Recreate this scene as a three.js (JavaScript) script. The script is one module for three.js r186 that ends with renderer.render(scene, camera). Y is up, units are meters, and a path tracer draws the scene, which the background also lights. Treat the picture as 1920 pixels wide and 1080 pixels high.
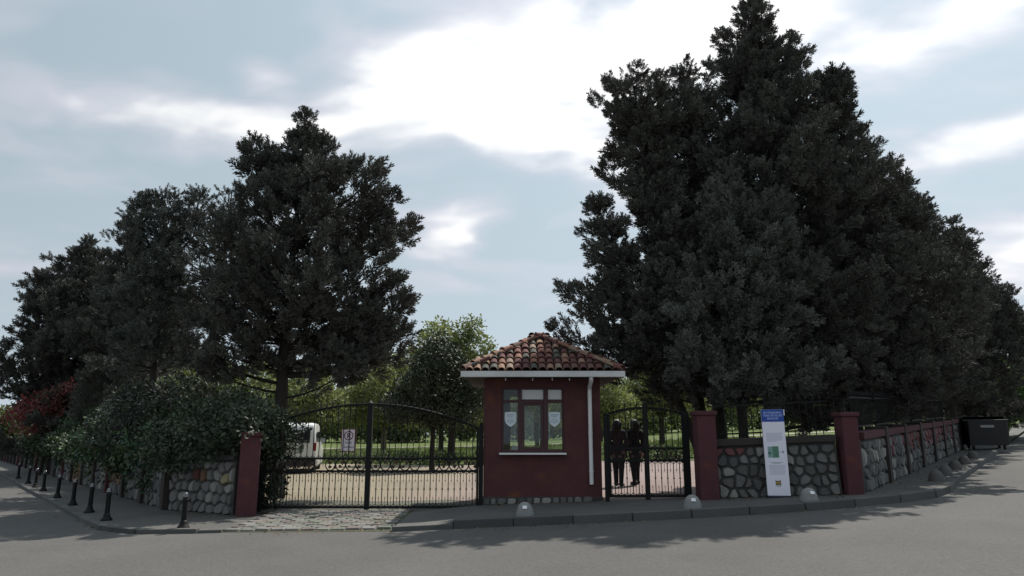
import * as THREE from 'three';
import { mergeGeometries, mergeVertices, toCreasedNormals } from 'three/addons/utils/BufferGeometryUtils.js';
import { RoundedBoxGeometry } from 'three/addons/geometries/RoundedBoxGeometry.js';
import { MarchingCubes } from 'three/addons/objects/MarchingCubes.js';

// ---------------------------------------------------------------- camera, sky, sun, exposure
const scene = new THREE.Scene();
const camera = new THREE.PerspectiveCamera(45.114, 16 / 9, 0.1, 900);
camera.position.set(0, 1.55, 0);
camera.rotation.set(THREE.MathUtils.degToRad(11.65), 0, 0);
const renderer = new THREE.WebGLRenderer({ antialias: true });
renderer.toneMapping = THREE.LinearToneMapping;
renderer.toneMappingExposure = 1.0;
renderer.shadowMap.enabled = true;
renderer.shadowMap.type = THREE.PCFSoftShadowMap;

function mulberry(a) { return () => { a = (a + 0x6d2b79f5) | 0; let t = Math.imul(a ^ (a >>> 15), 1 | a); t = (t + Math.imul(t ^ (t >>> 7), 61 | t)) ^ t; return ((t ^ (t >>> 14)) >>> 0) / 4294967296; }; }
const clamp = (x, a = 0, b = 1) => Math.min(b, Math.max(a, x)), mixn = (a, b, t) => a + (b - a) * t;
const smooth = (a, b, x) => { const t = clamp((x - a) / (b - a)); return t * t * (3 - 2 * t); };
const HT = new Float32Array(65536); { const r = mulberry(77); for (let i = 0; i < 65536; i++) HT[i] = r(); }
const hash2 = (x, y) => HT[((Math.imul(x, 374761393) + Math.imul(y, 668265263)) >>> 13) & 65535];
function vnoise(x, y, per = 0) {
  let xi = Math.floor(x), yi = Math.floor(y); const fx = x - xi, fy = y - yi, u = fx * fx * (3 - 2 * fx), v = fy * fy * (3 - 2 * fy);
  let x1 = xi + 1, y1 = yi + 1;
  if (per) { xi = ((xi % per) + per) % per; x1 = ((x1 % per) + per) % per; yi = ((yi % per) + per) % per; y1 = ((y1 % per) + per) % per; }
  return mixn(mixn(hash2(xi, yi), hash2(x1, yi), u), mixn(hash2(xi, y1), hash2(x1, y1), u), v);
}
function fbm(x, y, oct = 5, per = 0) { let s = 0, a = 0.5, n = 0; for (let i = 0; i < oct; i++) { s += a * vnoise(x + i * 17 * (per ? 0 : 1), y - i * 9 * (per ? 0 : 1), per); n += a; a *= 0.5; x *= 2; y *= 2; per *= 2; } return s / n; }

// The sky: pale blue air, brighter towards the horizon and round the sun, with streaks of thin cloud.
const SUN = new THREE.Vector3(0.395, 1, -0.565).normalize();
function makeSky() {
  const W = 2048, H = 1024, data = new Float32Array(W * H * 4), R = Math.PI / 180;
  // cloud banks: azimuth, elevation, half width, half height (degrees), tilt, strength
  const banks = [
    [-1, 28, 13, 5.5, 0.12, 1.15], [14, 31.5, 17, 5.2, 0.1, 1.15], [-20, 24.6, 14, 2.3, 0.02, 0.75], [-20, 28.8, 5, 1.7, -0.35, 0.55], [-28, 27.2, 5, 1.4, 0.1, 0.35],
    [3, 21.4, 10, 2.5, -0.25, 0.95], [-5.8, 15.8, 4.6, 2.6, 0.15, 0.66], [-37, 12, 5, 1.7, 0, 0.45], [36, 20.3, 13, 2.4, 0.12, 0.7], [35, 29, 14, 3, 0.12, 0.75], [38, 24, 12, 7, 0, 0.42], [34, 12, 14, 6, 0, 0.5], [-2, 6, 20, 3, 0, 0.3],
  ];
  for (let j = 0; j < H; j++) {
    const el = ((j + 0.5) / H - 0.5) * Math.PI, y = Math.sin(el), c = Math.cos(el), e = el / R;
    for (let i = 0; i < W; i++) {
      const a = ((i + 0.5) / W - 0.5) * 2 * Math.PI, x = Math.cos(a) * c, z = Math.sin(a) * c;
      const az = Math.atan2(x, -z) / R, yy = Math.max(y, 0.02);
      const t = clamp(e / 50);
      const dot = x * SUN.x + y * SUN.y + z * SUN.z, glow = Math.exp((dot - 1) * 5.5), air = (0.42 + 0.75 * Math.exp(-1.2 * Math.acos(clamp(dot, -1, 1)))) / 0.646;     // the air is brightest round the sun and dims away from it
      const b = Math.pow(1 - t, 2.2);
      let r = mixn(0.37, 0.60, b), g = mixn(0.47, 0.70, b), bl = mixn(0.545, 0.775, b);
      r *= air * (1 + 0.3 * glow); g *= air * (1 + 0.26 * glow); bl *= air * (1 + 0.22 * glow);
      if (y > -0.02) {
        const px = x / (yy + 0.18), pz = z / (yy + 0.18);
        const w1 = fbm(px * 1.7 + 3, pz * 1.7 + 8, 4) - 0.5, w2 = fbm(px * 1.7 + 31, pz * 1.7 - 5, 4) - 0.5;
        const n = fbm(px * 3.1 + w1 * 2.6, pz * 6.4 + w2 * 2.6, 7);
        let cov = 0;
        for (const [ba, be, hw, hh, ti, st] of banks) {
          let da = az + w1 * 16 - ba; if (da > 180) da -= 360; if (da < -180) da += 360;
          const de = e + w2 * 8 - be, u = (da * Math.cos(ti) + de * Math.sin(ti)) / hw, v = (de * Math.cos(ti) - da * Math.sin(ti)) / hh;
          const q = u * u + v * v; if (q < 6) cov = Math.max(cov, st * Math.exp(-q * 0.75)) ;
        }
        const away = smooth(40, 60, Math.abs(az)) + smooth(34, 46, e);     // elsewhere the same kind of thin cloud goes on
        cov = Math.max(cov, clamp(away) * smooth(0.45, 0.75, fbm(px * 0.9 + 20, pz * 1.6 + 4, 4)) * 0.6);
        const fine = fbm(px * 11 + w2 * 5, pz * 19 + w1 * 5, 5) - 0.5, d = smooth(0.12, 0.95, cov * (0.22 + 1.5 * n + 0.55 * fine)), wisp = smooth(0.45, 0.8, n) * 0.22;
        const k = clamp(d + wisp), thick = smooth(0.15, 0.8, d), br = mixn(0.8, 1.02, thick) * Math.min(1.25, mixn(1, air, 0.6));
        r = mixn(r, br * mixn(0.99, 1, thick), k); g = mixn(g, br * mixn(0.94, 0.995, thick), k); bl = mixn(bl, br * mixn(1.06, 1, thick), k);
      }
      const o = (j * W + i) * 4; data[o] = r; data[o + 1] = g; data[o + 2] = bl; data[o + 3] = 1;
    }
  }
  const t = new THREE.DataTexture(data, W, H, THREE.RGBAFormat, THREE.FloatType);
  t.mapping = THREE.EquirectangularReflectionMapping; t.magFilter = THREE.LinearFilter; t.minFilter = THREE.LinearFilter; t.wrapS = THREE.RepeatWrapping; t.needsUpdate = true;
  return t;
}
scene.background = scene.environment = makeSky();
scene.backgroundIntensity = 1; scene.environmentIntensity = 1;
const sun = new THREE.DirectionalLight(new THREE.Color().setRGB(1, 0.955, 0.87), 5);
sun.position.copy(SUN).multiplyScalar(80).add(new THREE.Vector3(0, 0, -18)); sun.target.position.set(0, 0, -18); scene.add(sun, sun.target);
sun.castShadow = true; sun.shadow.mapSize.set(4096, 4096); sun.shadow.radius = 1;
Object.assign(sun.shadow.camera, { left: -45, right: 45, top: 45, bottom: -45, near: 1, far: 200 });

// ---------------------------------------------------------------- helpers
const V = (x, y, z) => new THREE.Vector3(x, y, z), taken = {};
function numbered(n) { taken[n] = (taken[n] ?? -1) + 1; return taken[n] ? n + '_' + String(taken[n]).padStart(3, '0') : n; }
const level = (x) => 0.012 * x + 0.034 * Math.log1p(Math.exp(clamp(x, -30, 30))) - 0.034 * Math.LN2 + (x > 30 ? 0.034 * (x - 30) : 0);   // the site climbs to the right
function lin(r, g, b) { return new THREE.Color().setRGB(r, g, b); }
function M(r, g, b, rough = 0.85, o = {}) { return new THREE.MeshPhysicalMaterial({ color: lin(r, g, b), roughness: rough, metalness: 0, ...o }); }
function thing(name, label, category, [x, y, z] = [0, 0, 0], turn = 0, group) {
  const o = new THREE.Group(); o.name = numbered(name); scene.add(o); o.position.set(x, y, z); o.rotation.y = turn;
  o.userData = { label, category }; if (group) o.userData.group = group; return o;
}
function shade(m) { m.castShadow = m.receiveShadow = true; return m; }
function obj(name, geos, mat, parent) {
  const g = Array.isArray(geos) ? join(geos) : geos, m = shade(new THREE.Mesh(g, mat)); m.name = parent ? name : numbered(name); (parent ?? scene).add(m); return m;
}
function join(list) { return list.length === 1 ? list[0] : mergeGeometries(list.map((g) => { const q = g.index ? g.toNonIndexed() : g; for (const k of Object.keys(q.attributes)) if (!['position', 'normal', 'uv'].includes(k)) q.deleteAttribute(k); return q; })); }
function structure(name, geo, mat) { const m = obj(name, geo, mat); m.userData.kind = 'structure'; return m; }
function metreUV(geo, s = 1) {        // box-projected uv in metres of the object's own axes
  const g = geo.index ? geo.toNonIndexed() : geo; if (!g.attributes.normal) g.computeVertexNormals();
  const p = g.attributes.position, uv = new Float32Array(p.count * 2), a = V(), b = V(), c = V(), n = V();
  for (let i = 0; i < p.count; i += 3) {
    a.fromBufferAttribute(p, i); b.fromBufferAttribute(p, i + 1); c.fromBufferAttribute(p, i + 2); n.copy(b).sub(a).cross(c.clone().sub(a));
    const ax = Math.abs(n.x), ay = Math.abs(n.y), az = Math.abs(n.z);
    for (let k = 0; k < 3; k++) { const x = p.getX(i + k), y = p.getY(i + k), z = p.getZ(i + k); const q = ay > ax && ay > az ? [x, z] : ax > az ? [z, y] : [x, y]; uv[(i + k) * 2] = q[0] * s; uv[(i + k) * 2 + 1] = q[1] * s; }
  }
  g.setAttribute('uv', new THREE.BufferAttribute(uv, 2)); return g;
}
function box(w, h, d, x = 0, y = 0, z = 0, bevel = 0) { const g = bevel ? new RoundedBoxGeometry(w, h, d, 1, bevel) : new THREE.BoxGeometry(w, h, d); return metreUV(g.translate(x, y, z)); }
function cyl(r0, r1, h, x, y, z, seg = 10) { return new THREE.CylinderGeometry(r1, r0, h, seg).translate(x, y + h / 2, z); }
function tube(pts, r0, r1, sides = 5) {       // a tapered tube through points
  const n = pts.length, pos = [], idx = [], T = V(), N = V(), B = V(), up = V(0.31, 0.2, 0.93);
  for (let i = 0; i < n; i++) {
    T.copy(pts[Math.min(i + 1, n - 1)]).sub(pts[Math.max(i - 1, 0)]).normalize(); N.copy(up).cross(T).normalize(); B.copy(T).cross(N);
    const r = Array.isArray(r0) ? r0[i] : mixn(r0, r1, i / (n - 1));
    for (let k = 0; k < sides; k++) { const a = (k / sides) * 2 * Math.PI, c = Math.cos(a) * r, s = Math.sin(a) * r; pos.push(pts[i].x + N.x * c + B.x * s, pts[i].y + N.y * c + B.y * s, pts[i].z + N.z * c + B.z * s); }
  }
  for (let i = 0; i < n - 1; i++) for (let k = 0; k < sides; k++) { const a = i * sides + k, b = i * sides + (k + 1) % sides, c = a + sides, d = b + sides; idx.push(a, b, c, b, d, c); }
  for (let k = 1; k < sides - 1; k++) { idx.push(0, k + 1, k); const o = (n - 1) * sides; idx.push(o, o + k, o + k + 1); }
  const g = new THREE.BufferGeometry(); g.setAttribute('position', new THREE.Float32BufferAttribute(pos, 3)); g.setIndex(idx); g.computeVertexNormals();
  const uv = new Float32Array(pos.length / 3 * 2); for (let i = 0; i < n; i++) for (let k = 0; k < sides; k++) { uv[(i * sides + k) * 2] = k / sides; uv[(i * sides + k) * 2 + 1] = pts[i].y; } g.setAttribute('uv', new THREE.BufferAttribute(uv, 2));
  return g;
}
function lathe(pts, seg = 16) { return new THREE.LatheGeometry(pts.map(([r, y]) => new THREE.Vector2(r, y)), seg); }
function texture(size, fn, metres, srgb = false) {        // fn(u, v) in 0..1 -> [r, g, b] linear (or a grey number)
  const d = new Uint8Array(size * size * 4), enc = (c) => srgb ? (c <= 0.0031308 ? c * 12.92 : 1.055 * Math.pow(c, 1 / 2.4) - 0.055) : c;
  for (let j = 0; j < size; j++) for (let i = 0; i < size; i++) { let c = fn(i / size, j / size); if (!Array.isArray(c)) c = [c, c, c]; const o = (j * size + i) * 4; for (let k = 0; k < 3; k++) d[o + k] = 255 * clamp(enc(c[k])); d[o + 3] = 255; }
  const t = new THREE.DataTexture(d, size, size); t.magFilter = THREE.LinearFilter; t.minFilter = THREE.LinearMipmapLinearFilter; t.generateMipmaps = true; t.wrapS = t.wrapT = THREE.RepeatWrapping; t.repeat.set(1 / metres, 1 / metres);
  if (srgb) t.colorSpace = THREE.SRGBColorSpace; t.needsUpdate = true; return t;
}
function print(w, h, draw) { const c = document.createElement('canvas'); c.width = w; c.height = h; const x = c.getContext('2d'); draw(x, w, h); const t = new THREE.CanvasTexture(c); t.colorSpace = THREE.SRGBColorSpace; t.magFilter = THREE.LinearFilter; return t; }

// ---------------------------------------------------------------- materials
const asphaltMap = texture(1024, (u, v) => { const c = fbm(u * 6, v * 6, 4, 6), s = hash2(Math.floor(u * 1024), Math.floor(v * 1024) + 99), q = vnoise(u * 256, v * 256, 256); return (0.72 + 0.2 * c + 0.3 * (q - 0.5) + (s > 0.94 ? 0.25 : s < 0.06 ? -0.2 : 0)) * 0.85; }, 5, true);
const grainBump = texture(512, (u, v) => 0.5 + 0.5 * (vnoise(u * 128, v * 128, 128) - 0.5) + 0.5 * (fbm(u * 8, v * 8, 5, 8) - 0.5), 1.2);
const asphalt = M(0.122, 0.118, 0.114, 0.93, { map: asphaltMap, bumpMap: grainBump, bumpScale: 0.006, vertexColors: true });
const concreteMap = texture(512, (u, v) => 0.62 + 0.36 * fbm(u * 5, v * 5, 6, 5) + 0.12 * (vnoise(u * 200, v * 200, 200) - 0.5), 3, true);
const paving = M(0.12, 0.114, 0.105, 0.92, { map: concreteMap, bumpMap: grainBump, bumpScale: 0.005, vertexColors: true });
const kerbMat = [0, 1, 2].map((i) => M(0.1 + i * 0.015, 0.098 + i * 0.0145, 0.094 + i * 0.014, 0.9, { map: concreteMap, bumpMap: grainBump, bumpScale: 0.006 }));
const lotMap = texture(1024, (u, v) => { const c = fbm(u * 7, v * 7, 6, 7), q = vnoise(u * 220, v * 220, 220), s = hash2(Math.floor(u * 512), Math.floor(v * 512)); return 0.66 + 0.26 * c + 0.2 * (q - 0.5) + (s > 0.96 ? -0.22 : 0); }, 6, true);
const lotMat = M(0.31, 0.255, 0.208, 0.95, { map: lotMap, bumpMap: grainBump, bumpScale: 0.01, vertexColors: true });
const lawnMap = texture(512, (u, v) => { const c = fbm(u * 9, v * 9, 5, 9), q = vnoise(u * 160, v * 160, 160); return [0.5 + 0.5 * c, 0.6 + 0.4 * q, 0.5 + 0.3 * c]; }, 5, true);
const lawnMat = M(0.11, 0.15, 0.035, 0.95, { map: lawnMap, bumpMap: grainBump, bumpScale: 0.04, vertexColors: true });
// red wash: worn paint with rusty orange blotches and grime spots
const redMap = texture(1024, (u, v) => {
  const a = fbm(u * 4 + 2, v * 4, 6, 4), b = fbm(u * 3 + 9, v * 3 + 5, 6, 3), n = fbm(u * 24, v * 24, 4, 24), rust = smooth(0.5, 0.6, b) * 0.9;
  const k = 0.78 + 0.3 * n + 0.25 * (a - 0.5);
  return [mixn(0.60, 0.95, rust) * k, mixn(0.22, 0.34, rust) * k, mixn(0.27, 0.17, rust) * k];
}, 3.2, true);
const redWall = M(0.17, 0.16, 0.135, 0.9, { map: redMap, bumpMap: grainBump, bumpScale: 0.006 });
const redPier = M(0.16, 0.14, 0.14, 0.9, { map: redMap, bumpMap: grainBump, bumpScale: 0.008 });
const darkPier = M(0.06, 0.048, 0.045, 0.92, { map: concreteMap, bumpMap: grainBump, bumpScale: 0.008 });
const iron = M(0.008, 0.008, 0.008, 0.65, { specularIntensity: 0.5 });
const ironRust = M(0.05, 0.025, 0.018, 0.7);
const stoneMats = [[0.15, 0.148, 0.142], [0.2, 0.198, 0.19], [0.25, 0.245, 0.235], [0.12, 0.119, 0.116], [0.17, 0.162, 0.15], [0.38, 0.37, 0.34]].map((c) => M(...c, 0.92, { map: concreteMap, bumpMap: grainBump, bumpScale: 0.02 }));
const tintedStone = { red: M(0.13, 0.05, 0.048, 0.9, { bumpMap: grainBump, bumpScale: 0.02 }), orange: M(0.2, 0.125, 0.075, 0.9, { bumpMap: grainBump, bumpScale: 0.02 }), yellow: M(0.34, 0.3, 0.17, 0.9, { bumpMap: grainBump, bumpScale: 0.02 }), pink: M(0.17, 0.07, 0.075, 0.9, { bumpMap: grainBump, bumpScale: 0.02 }) };
const mortar = M(0.085, 0.083, 0.078, 0.95, { map: concreteMap, bumpMap: grainBump, bumpScale: 0.02 });
const whitePaint = M(0.8, 0.79, 0.77, 0.55);
const bark = M(0.05, 0.042, 0.036, 0.95, { bumpMap: grainBump, bumpScale: 0.05 });
const paleBark = M(0.2, 0.17, 0.13, 0.95, { bumpMap: grainBump, bumpScale: 0.04 });

// ---------------------------------------------------------------- the ground
const kerbLine = [[-64, -82], [-24, -33.4], [-15.06, -22.3], [-10.6, -16.85], [-8.2, -13.9], [-7.3, -12.8], [-6.75, -12.2], [-6.2, -11.95], [-5.5, -11.9], [-4.9, -11.95], [-4.3, -12.0], [-2.05, -11.8], [-0.56, -12.1], [2.15, -12.2], [3.5, -12.25], [5.26, -12.45], [6.95, -12.98], [7.75, -13.35], [8.4, -13.95], [8.95, -14.7], [9.66, -15.69], [11.8, -18.4], [14.3, -21.6], [19.7, -28.5], [60, -80]];
function sheet(poly, up, finest, tint) {       // a flat-lying sheet over a polygon that follows the level of the site
  const c = poly.map(([x, z]) => new THREE.Vector2(x, -z)); if (THREE.ShapeUtils.area(c) < 0) c.reverse();
  let tris = THREE.ShapeUtils.triangulateShape(c, []).map((t) => t.map((i) => [c[i].x, -c[i].y])), out = [];
  const len = (p, q) => Math.hypot(p[0] - q[0], p[1] - q[1]);
  while (tris.length) {
    const [a, b, d] = tris.pop(), l = [len(a, b), len(b, d), len(d, a)], m = Math.max(...l), far = Math.hypot((a[0] + b[0] + d[0]) / 3, (a[1] + b[1] + d[1]) / 3 + 8);
    if (m <= finest * Math.max(1, far / 10)) { out.push([a, b, d]); continue; }
    const k = l.indexOf(m), p = [a, b, d][k], q = [a, b, d][(k + 1) % 3], r = [a, b, d][(k + 2) % 3], h = [(p[0] + q[0]) / 2, (p[1] + q[1]) / 2];
    tris.push([p, h, r], [h, q, r]);
  }
  const pos = [], uv = [], col = [];
  for (const t of out) for (const [x, z] of t) { pos.push(x, level(x) + (typeof up === 'function' ? up(x, z) : up), z); uv.push(x, z); const k = tint(x, z); col.push(...(Array.isArray(k) ? k : [k, k, k])); }
  let g = new THREE.BufferGeometry(); g.setAttribute('position', new THREE.Float32BufferAttribute(pos, 3)); g.setAttribute('uv', new THREE.Float32BufferAttribute(uv, 2)); g.setAttribute('color', new THREE.Float32BufferAttribute(col, 3));
  g = mergeVertices(g, 1e-4); g.computeVertexNormals(); return g;
}
structure('ground', sheet([[-260, 60], [260, 60], [260, -420], [-260, -420]], -0.06, 6, (x, z) => 0.7 + 0.5 * fbm(x * 0.08, z * 0.08, 4)), M(0.1, 0.115, 0.045, 0.95, { map: lawnMap, vertexColors: true }));
structure('road', sheet([...kerbLine, [200, -258], [200, 40], [-200, 40], [-200, -245]], 0, 0.9, (x, z) => { const k = 0.88 + 0.26 * fbm(x * 0.35, z * 0.35, 4) + 0.14 * (fbm(x * 1.7, z * 1.7, 3) - 0.5); return [k * 1.02, k, k * 0.985]; }), asphalt);
// pavements: left of the driveway (low kerb) and right of it
const apronX0 = -4.75, apronX1 = -1.95, wallB0 = [-7.15, -15.0], dirL = [-0.637, -0.771], cornerR = [6.62, -13.55], dirR = [0.615, -0.7885];
const leftK = kerbLine.filter(([x]) => x <= -4.9), rightK = kerbLine.filter(([x]) => x >= -0.6);
const kUpL = 0.06, kUpR = 0.12, rampL = (x) => mixn(kUpL, 0.035, smooth(-5.9, -4.8, x)), rampR = (x) => mixn(0.04, kUpR, smooth(-2.0, -0.3, x));     // both pavements drop towards the driveway
structure('pavement', sheet([...leftK, [apronX0, -11.97], [apronX0, -14.1], [-5.4, -14.3], [-7.2, -15.3], [wallB0[0] + dirL[0] * 75, wallB0[1] + dirL[1] * 75 - 0.3]], (x) => rampL(x), 0.7, (x, z) => 0.8 + 0.42 * fbm(x * 0.9, z * 0.9, 5)), paving);
structure('pavement', sheet([[apronX1, -11.85], ...rightK, [cornerR[0] + dirR[0] * 80, cornerR[1] + dirR[1] * 80], [cornerR[0], cornerR[1] - 0.4], [3.6, -14.3], [apronX1, -14.62]], (x) => rampR(x), 0.7, (x, z) => 0.78 + 0.42 * fbm(x * 0.9 + 7, z * 0.9, 5)), paving);
// kerb stones, one by one
function kerbRun(pts, upAt, step) {
  const g = new THREE.Group(); g.name = numbered('kerb'); g.userData.kind = 'structure'; scene.add(g); const r = mulberry(5);
  const L = [0]; for (let i = 1; i < pts.length; i++) L.push(L[i - 1] + Math.hypot(pts[i][0] - pts[i - 1][0], pts[i][1] - pts[i - 1][1]));
  const at = (s) => { let i = 1; while (i < pts.length - 1 && L[i] < s) i++; const t = (s - L[i - 1]) / (L[i] - L[i - 1]); return [mixn(pts[i - 1][0], pts[i][0], t), mixn(pts[i - 1][1], pts[i][1], t)]; };
  for (let s = 0; s < L[L.length - 1] - 0.2; s += step) {
    const a = at(s), b = at(Math.min(s + step, L[L.length - 1])), l = Math.hypot(b[0] - a[0], b[1] - a[1]) - 0.012; if (l < 0.1) continue;
    const x_ = (a[0] + b[0]) / 2, up = upAt(x_), geo = box(l, up + 0.13, 0.15, 0, 0, 0, 0.015), m = obj('kerb_stone', geo, kerbMat[Math.floor(r() * 3)], g), x = (a[0] + b[0]) / 2, z = (a[1] + b[1]) / 2;
    m.position.set(x, level(x) + (up + 0.02) / 2 - 0.055 + (r() - 0.5) * 0.006, z); m.rotation.y = -Math.atan2(b[1] - a[1], b[0] - a[0]); m.rotation.order = 'YXZ'; m.rotation.z = Math.atan2(level(b[0]) - level(a[0]), l);
  }
}
kerbRun([...leftK.filter(([x]) => x > -30), [apronX0, -11.97]], rampL, 1.0); kerbRun([[apronX1, -11.8], ...rightK.filter(([x]) => x < 30)], rampR, 1.0);
// driveway apron of stone setts, laid one by one
{
  const apron = structure('driveway_apron', sheet([[apronX0 - 0.3, -11.95], [apronX1 + 0.1, -11.8], [apronX1 + 1.3, -14.6], [-5.6, -14.75], [apronX0 - 0.3, -14.1]], (x, z) => 0.005 + 0.03 * smooth(-11.9, -14.6, z), 0.5, (x, z) => 0.6 + 0.5 * fbm(x * 2, z * 2, 4)), M(0.12, 0.13, 0.075, 0.95, { map: concreteMap, bumpMap: grainBump, bumpScale: 0.02, vertexColors: true }));
  const r = mulberry(12), mats = [[0.2, 0.195, 0.18], [0.24, 0.23, 0.205], [0.19, 0.198, 0.16], [0.22, 0.18, 0.16], [0.26, 0.25, 0.235]].map((c) => M(...c, 0.9, { map: concreteMap, bumpMap: grainBump, bumpScale: 0.012 }));
  const shapes = [0, 1, 2, 3].map((k) => { const g = new RoundedBoxGeometry(0.235, 0.06, 0.16, 1, 0.02), p = g.attributes.position; for (let i = 0; i < p.count; i++) { const h = (q) => hash2(Math.round((p.getX(i) > 0) * 7 + (p.getZ(i) > 0) * 3 + k * 31), q) - 0.5; p.setX(i, p.getX(i) + 0.03 * h(1)); p.setZ(i, p.getZ(i) + 0.026 * h(2)); p.setY(i, p.getY(i) + 0.012 * h(3)); } g.computeVertexNormals(); return metreUV(g); });
  let n = 0;
  for (let row = 0; row < 15; row++) for (let c = 0; c < 19; c++) {
    const z = -12.06 - row * 0.172, x = -4.62 + c * 0.25 + (row % 2) * 0.12; if (x > apronX1 - 0.08 && z > -14.5 && x > apronX1 - 0.08 + 0) continue; if (n > 295) continue;
    const m = obj('sett', shapes[Math.floor(r() * 4)], mats[Math.floor(r() * 5)], apron); m.position.set(x + (r() - 0.5) * 0.015, level(x) + 0.012 + 0.03 * smooth(-11.9, -14.6, z) + (r() - 0.5) * 0.012, z + (r() - 0.5) * 0.012); m.rotation.set((r() - 0.5) * 0.05, (r() - 0.5) * 0.08 + (r() > 0.5 ? Math.PI : 0), (r() - 0.5) * 0.05); n++;
  }
}
// inside the gates: a bare, dusty yard, then lawns crossed by paths
structure('gate_threshold', sheet([[-5.4, -14.3], [-0.6, -14.35], [-0.6, -15.6], [-1.4, -16.5], [-3, -16.3], [-4.4, -16.9], [-6.5, -17.4], [-7.5, -15.7]], 0.05, 0.6, (x, z) => 0.65 + 0.5 * fbm(x * 2.1, z * 2.1, 4)), M(0.17, 0.165, 0.13, 0.95, { map: concreteMap, bumpMap: grainBump, bumpScale: 0.02, vertexColors: true }));
structure('yard', sheet([[-7.8, -15.6], [7.0, -14.3], [9.5, -18], [9, -27], [4, -32.5], [-3, -33], [-8, -36], [-22, -40], [-30, -42], [-21, -33]], 0.043, 0.9, (x, z) => { const k = 0.82 + 0.34 * fbm(x * 0.5, z * 0.5, 5), w = smooth(-4, 1.5, x + 3 * (fbm(x * 0.4, z * 0.4, 3) - 0.5)); return [k * mixn(0.98, 1.04, w), k * mixn(1.0, 0.95, w), k * mixn(0.86, 1.08, w)]; }), lotMat);
structure('lawn', sheet([[26, -37], [4.3, -32.3], [-3, -32.8], [-8, -35.8], [-22, -39.8], [-80, -95], [-80, -240], [120, -240], [120, -160]], 0.0, 1.6, (x, z) => { const k = 0.7 + 0.6 * fbm(x * 0.3, z * 0.3, 5); return [k * 1.05, k, k * 0.8]; }), lawnMat);
const pathMat = M(0.42, 0.38, 0.31, 0.95, { map: concreteMap, vertexColors: true });
const ribbon = (pts, w) => { const a = [], b = []; pts.forEach(([x, z], i) => { const p = pts[Math.max(0, i - 1)], q = pts[Math.min(pts.length - 1, i + 1)], l = Math.hypot(q[0] - p[0], q[1] - p[1]); a.push([x - (q[1] - p[1]) / l * w, z + (q[0] - p[0]) / l * w]); b.unshift([x + (q[1] - p[1]) / l * w, z - (q[0] - p[0]) / l * w]); }); return [...a, ...b]; };
structure('path', sheet(ribbon([[-50, -60], [-20, -54], [-4, -56], [12, -50], [30, -52]], 0.9), 0.03, 2, () => 1), pathMat);
structure('path', sheet(ribbon([[-60, -80], [-20, -74], [0, -76], [20, -70], [50, -74]], 1.6), 0.03, 2, () => 1), pathMat);
structure('path', sheet(ribbon([[3, -32.4], [2, -42], [7, -54], [16, -74]], 0.8), 0.035, 2, () => 1), pathMat);

// ---------------------------------------------------------------- rubble stone walls
function rubble(w, h, size, r) {       // irregular stones fitted together: polygons with centre, inside a w x h panel
  const seeds = [], nx = Math.max(2, Math.round(w / size)), ny = Math.max(2, Math.round(h / size));
  for (let j = 0; j < ny; j++) for (let i = 0; i < nx; i++) seeds.push([((i + 0.5 + (j % 2 ? 0.25 : -0.25) + (r() - 0.5) * 0.75) * w) / nx, ((j + 0.5 + (r() - 0.5) * 0.7) * h) / ny]);
  const out = [];
  seeds.forEach((s, a) => {
    let poly = [[0, 0], [w, 0], [w, h], [0, h]];
    seeds.forEach((q, b) => {
      if (a === b || Math.hypot(q[0] - s[0], q[1] - s[1]) > size * 3.2) return;
      const mx = (s[0] + q[0]) / 2, my = (s[1] + q[1]) / 2, nx_ = q[0] - s[0], ny_ = q[1] - s[1], side = (p) => (p[0] - mx) * nx_ + (p[1] - my) * ny_, nw = [];
      for (let i = 0; i < poly.length; i++) { const p = poly[i], t = poly[(i + 1) % poly.length], sp = side(p), st = side(t); if (sp <= 0) nw.push(p); if (sp * st < 0) { const k = sp / (sp - st); nw.push([mixn(p[0], t[0], k), mixn(p[1], t[1], k)]); } }
      poly = nw;
    });
    if (poly.length < 3) return;
    const cx = poly.reduce((t, p) => t + p[0], 0) / poly.length, cy = poly.reduce((t, p) => t + p[1], 0) / poly.length;
    const sh = []; poly.forEach((p, i) => { const n = poly[(i + 1) % poly.length]; for (const k of Math.hypot(n[0] - p[0], n[1] - p[1]) < size * 0.22 ? [0.5] : [0.2, 0.8]) { const x = mixn(p[0], n[0], k), y = mixn(p[1], n[1], k), d = Math.hypot(x - cx, y - cy), g = Math.max(0.5, 1 - (0.014 + r() * 0.008) / Math.max(d, 0.03)); sh.push([(x - cx) * g, (y - cy) * g]); } });
    out.push({ cx, cy, sh });
  });
  return out;
}
function stoneGeo(sh, depth, r) {
  const n = sh.length, pos = []; const inner = sh.map(([x, y]) => [x * 0.8, y * 0.8, depth * (0.8 + 0.3 * r())]), tx = (r() - 0.5) * 0.25, ty = (r() - 0.5) * 0.25;
  inner.forEach((p) => { p[2] += p[0] * tx + p[1] * ty; });
  for (let i = 0; i < n; i++) { const a = sh[i], b = sh[(i + 1) % n], c = inner[i], d = inner[(i + 1) % n]; pos.push(a[0], a[1], -0.02, b[0], b[1], -0.02, d[0], d[1], d[2], a[0], a[1], -0.02, d[0], d[1], d[2], c[0], c[1], c[2], c[0], c[1], c[2], d[0], d[1], d[2], 0, 0, depth * 1.12); }
  const g = new THREE.BufferGeometry(); g.setAttribute('position', new THREE.Float32BufferAttribute(pos, 3)); return metreUV(toCreasedNormals(g, 0.7));
}
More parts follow.
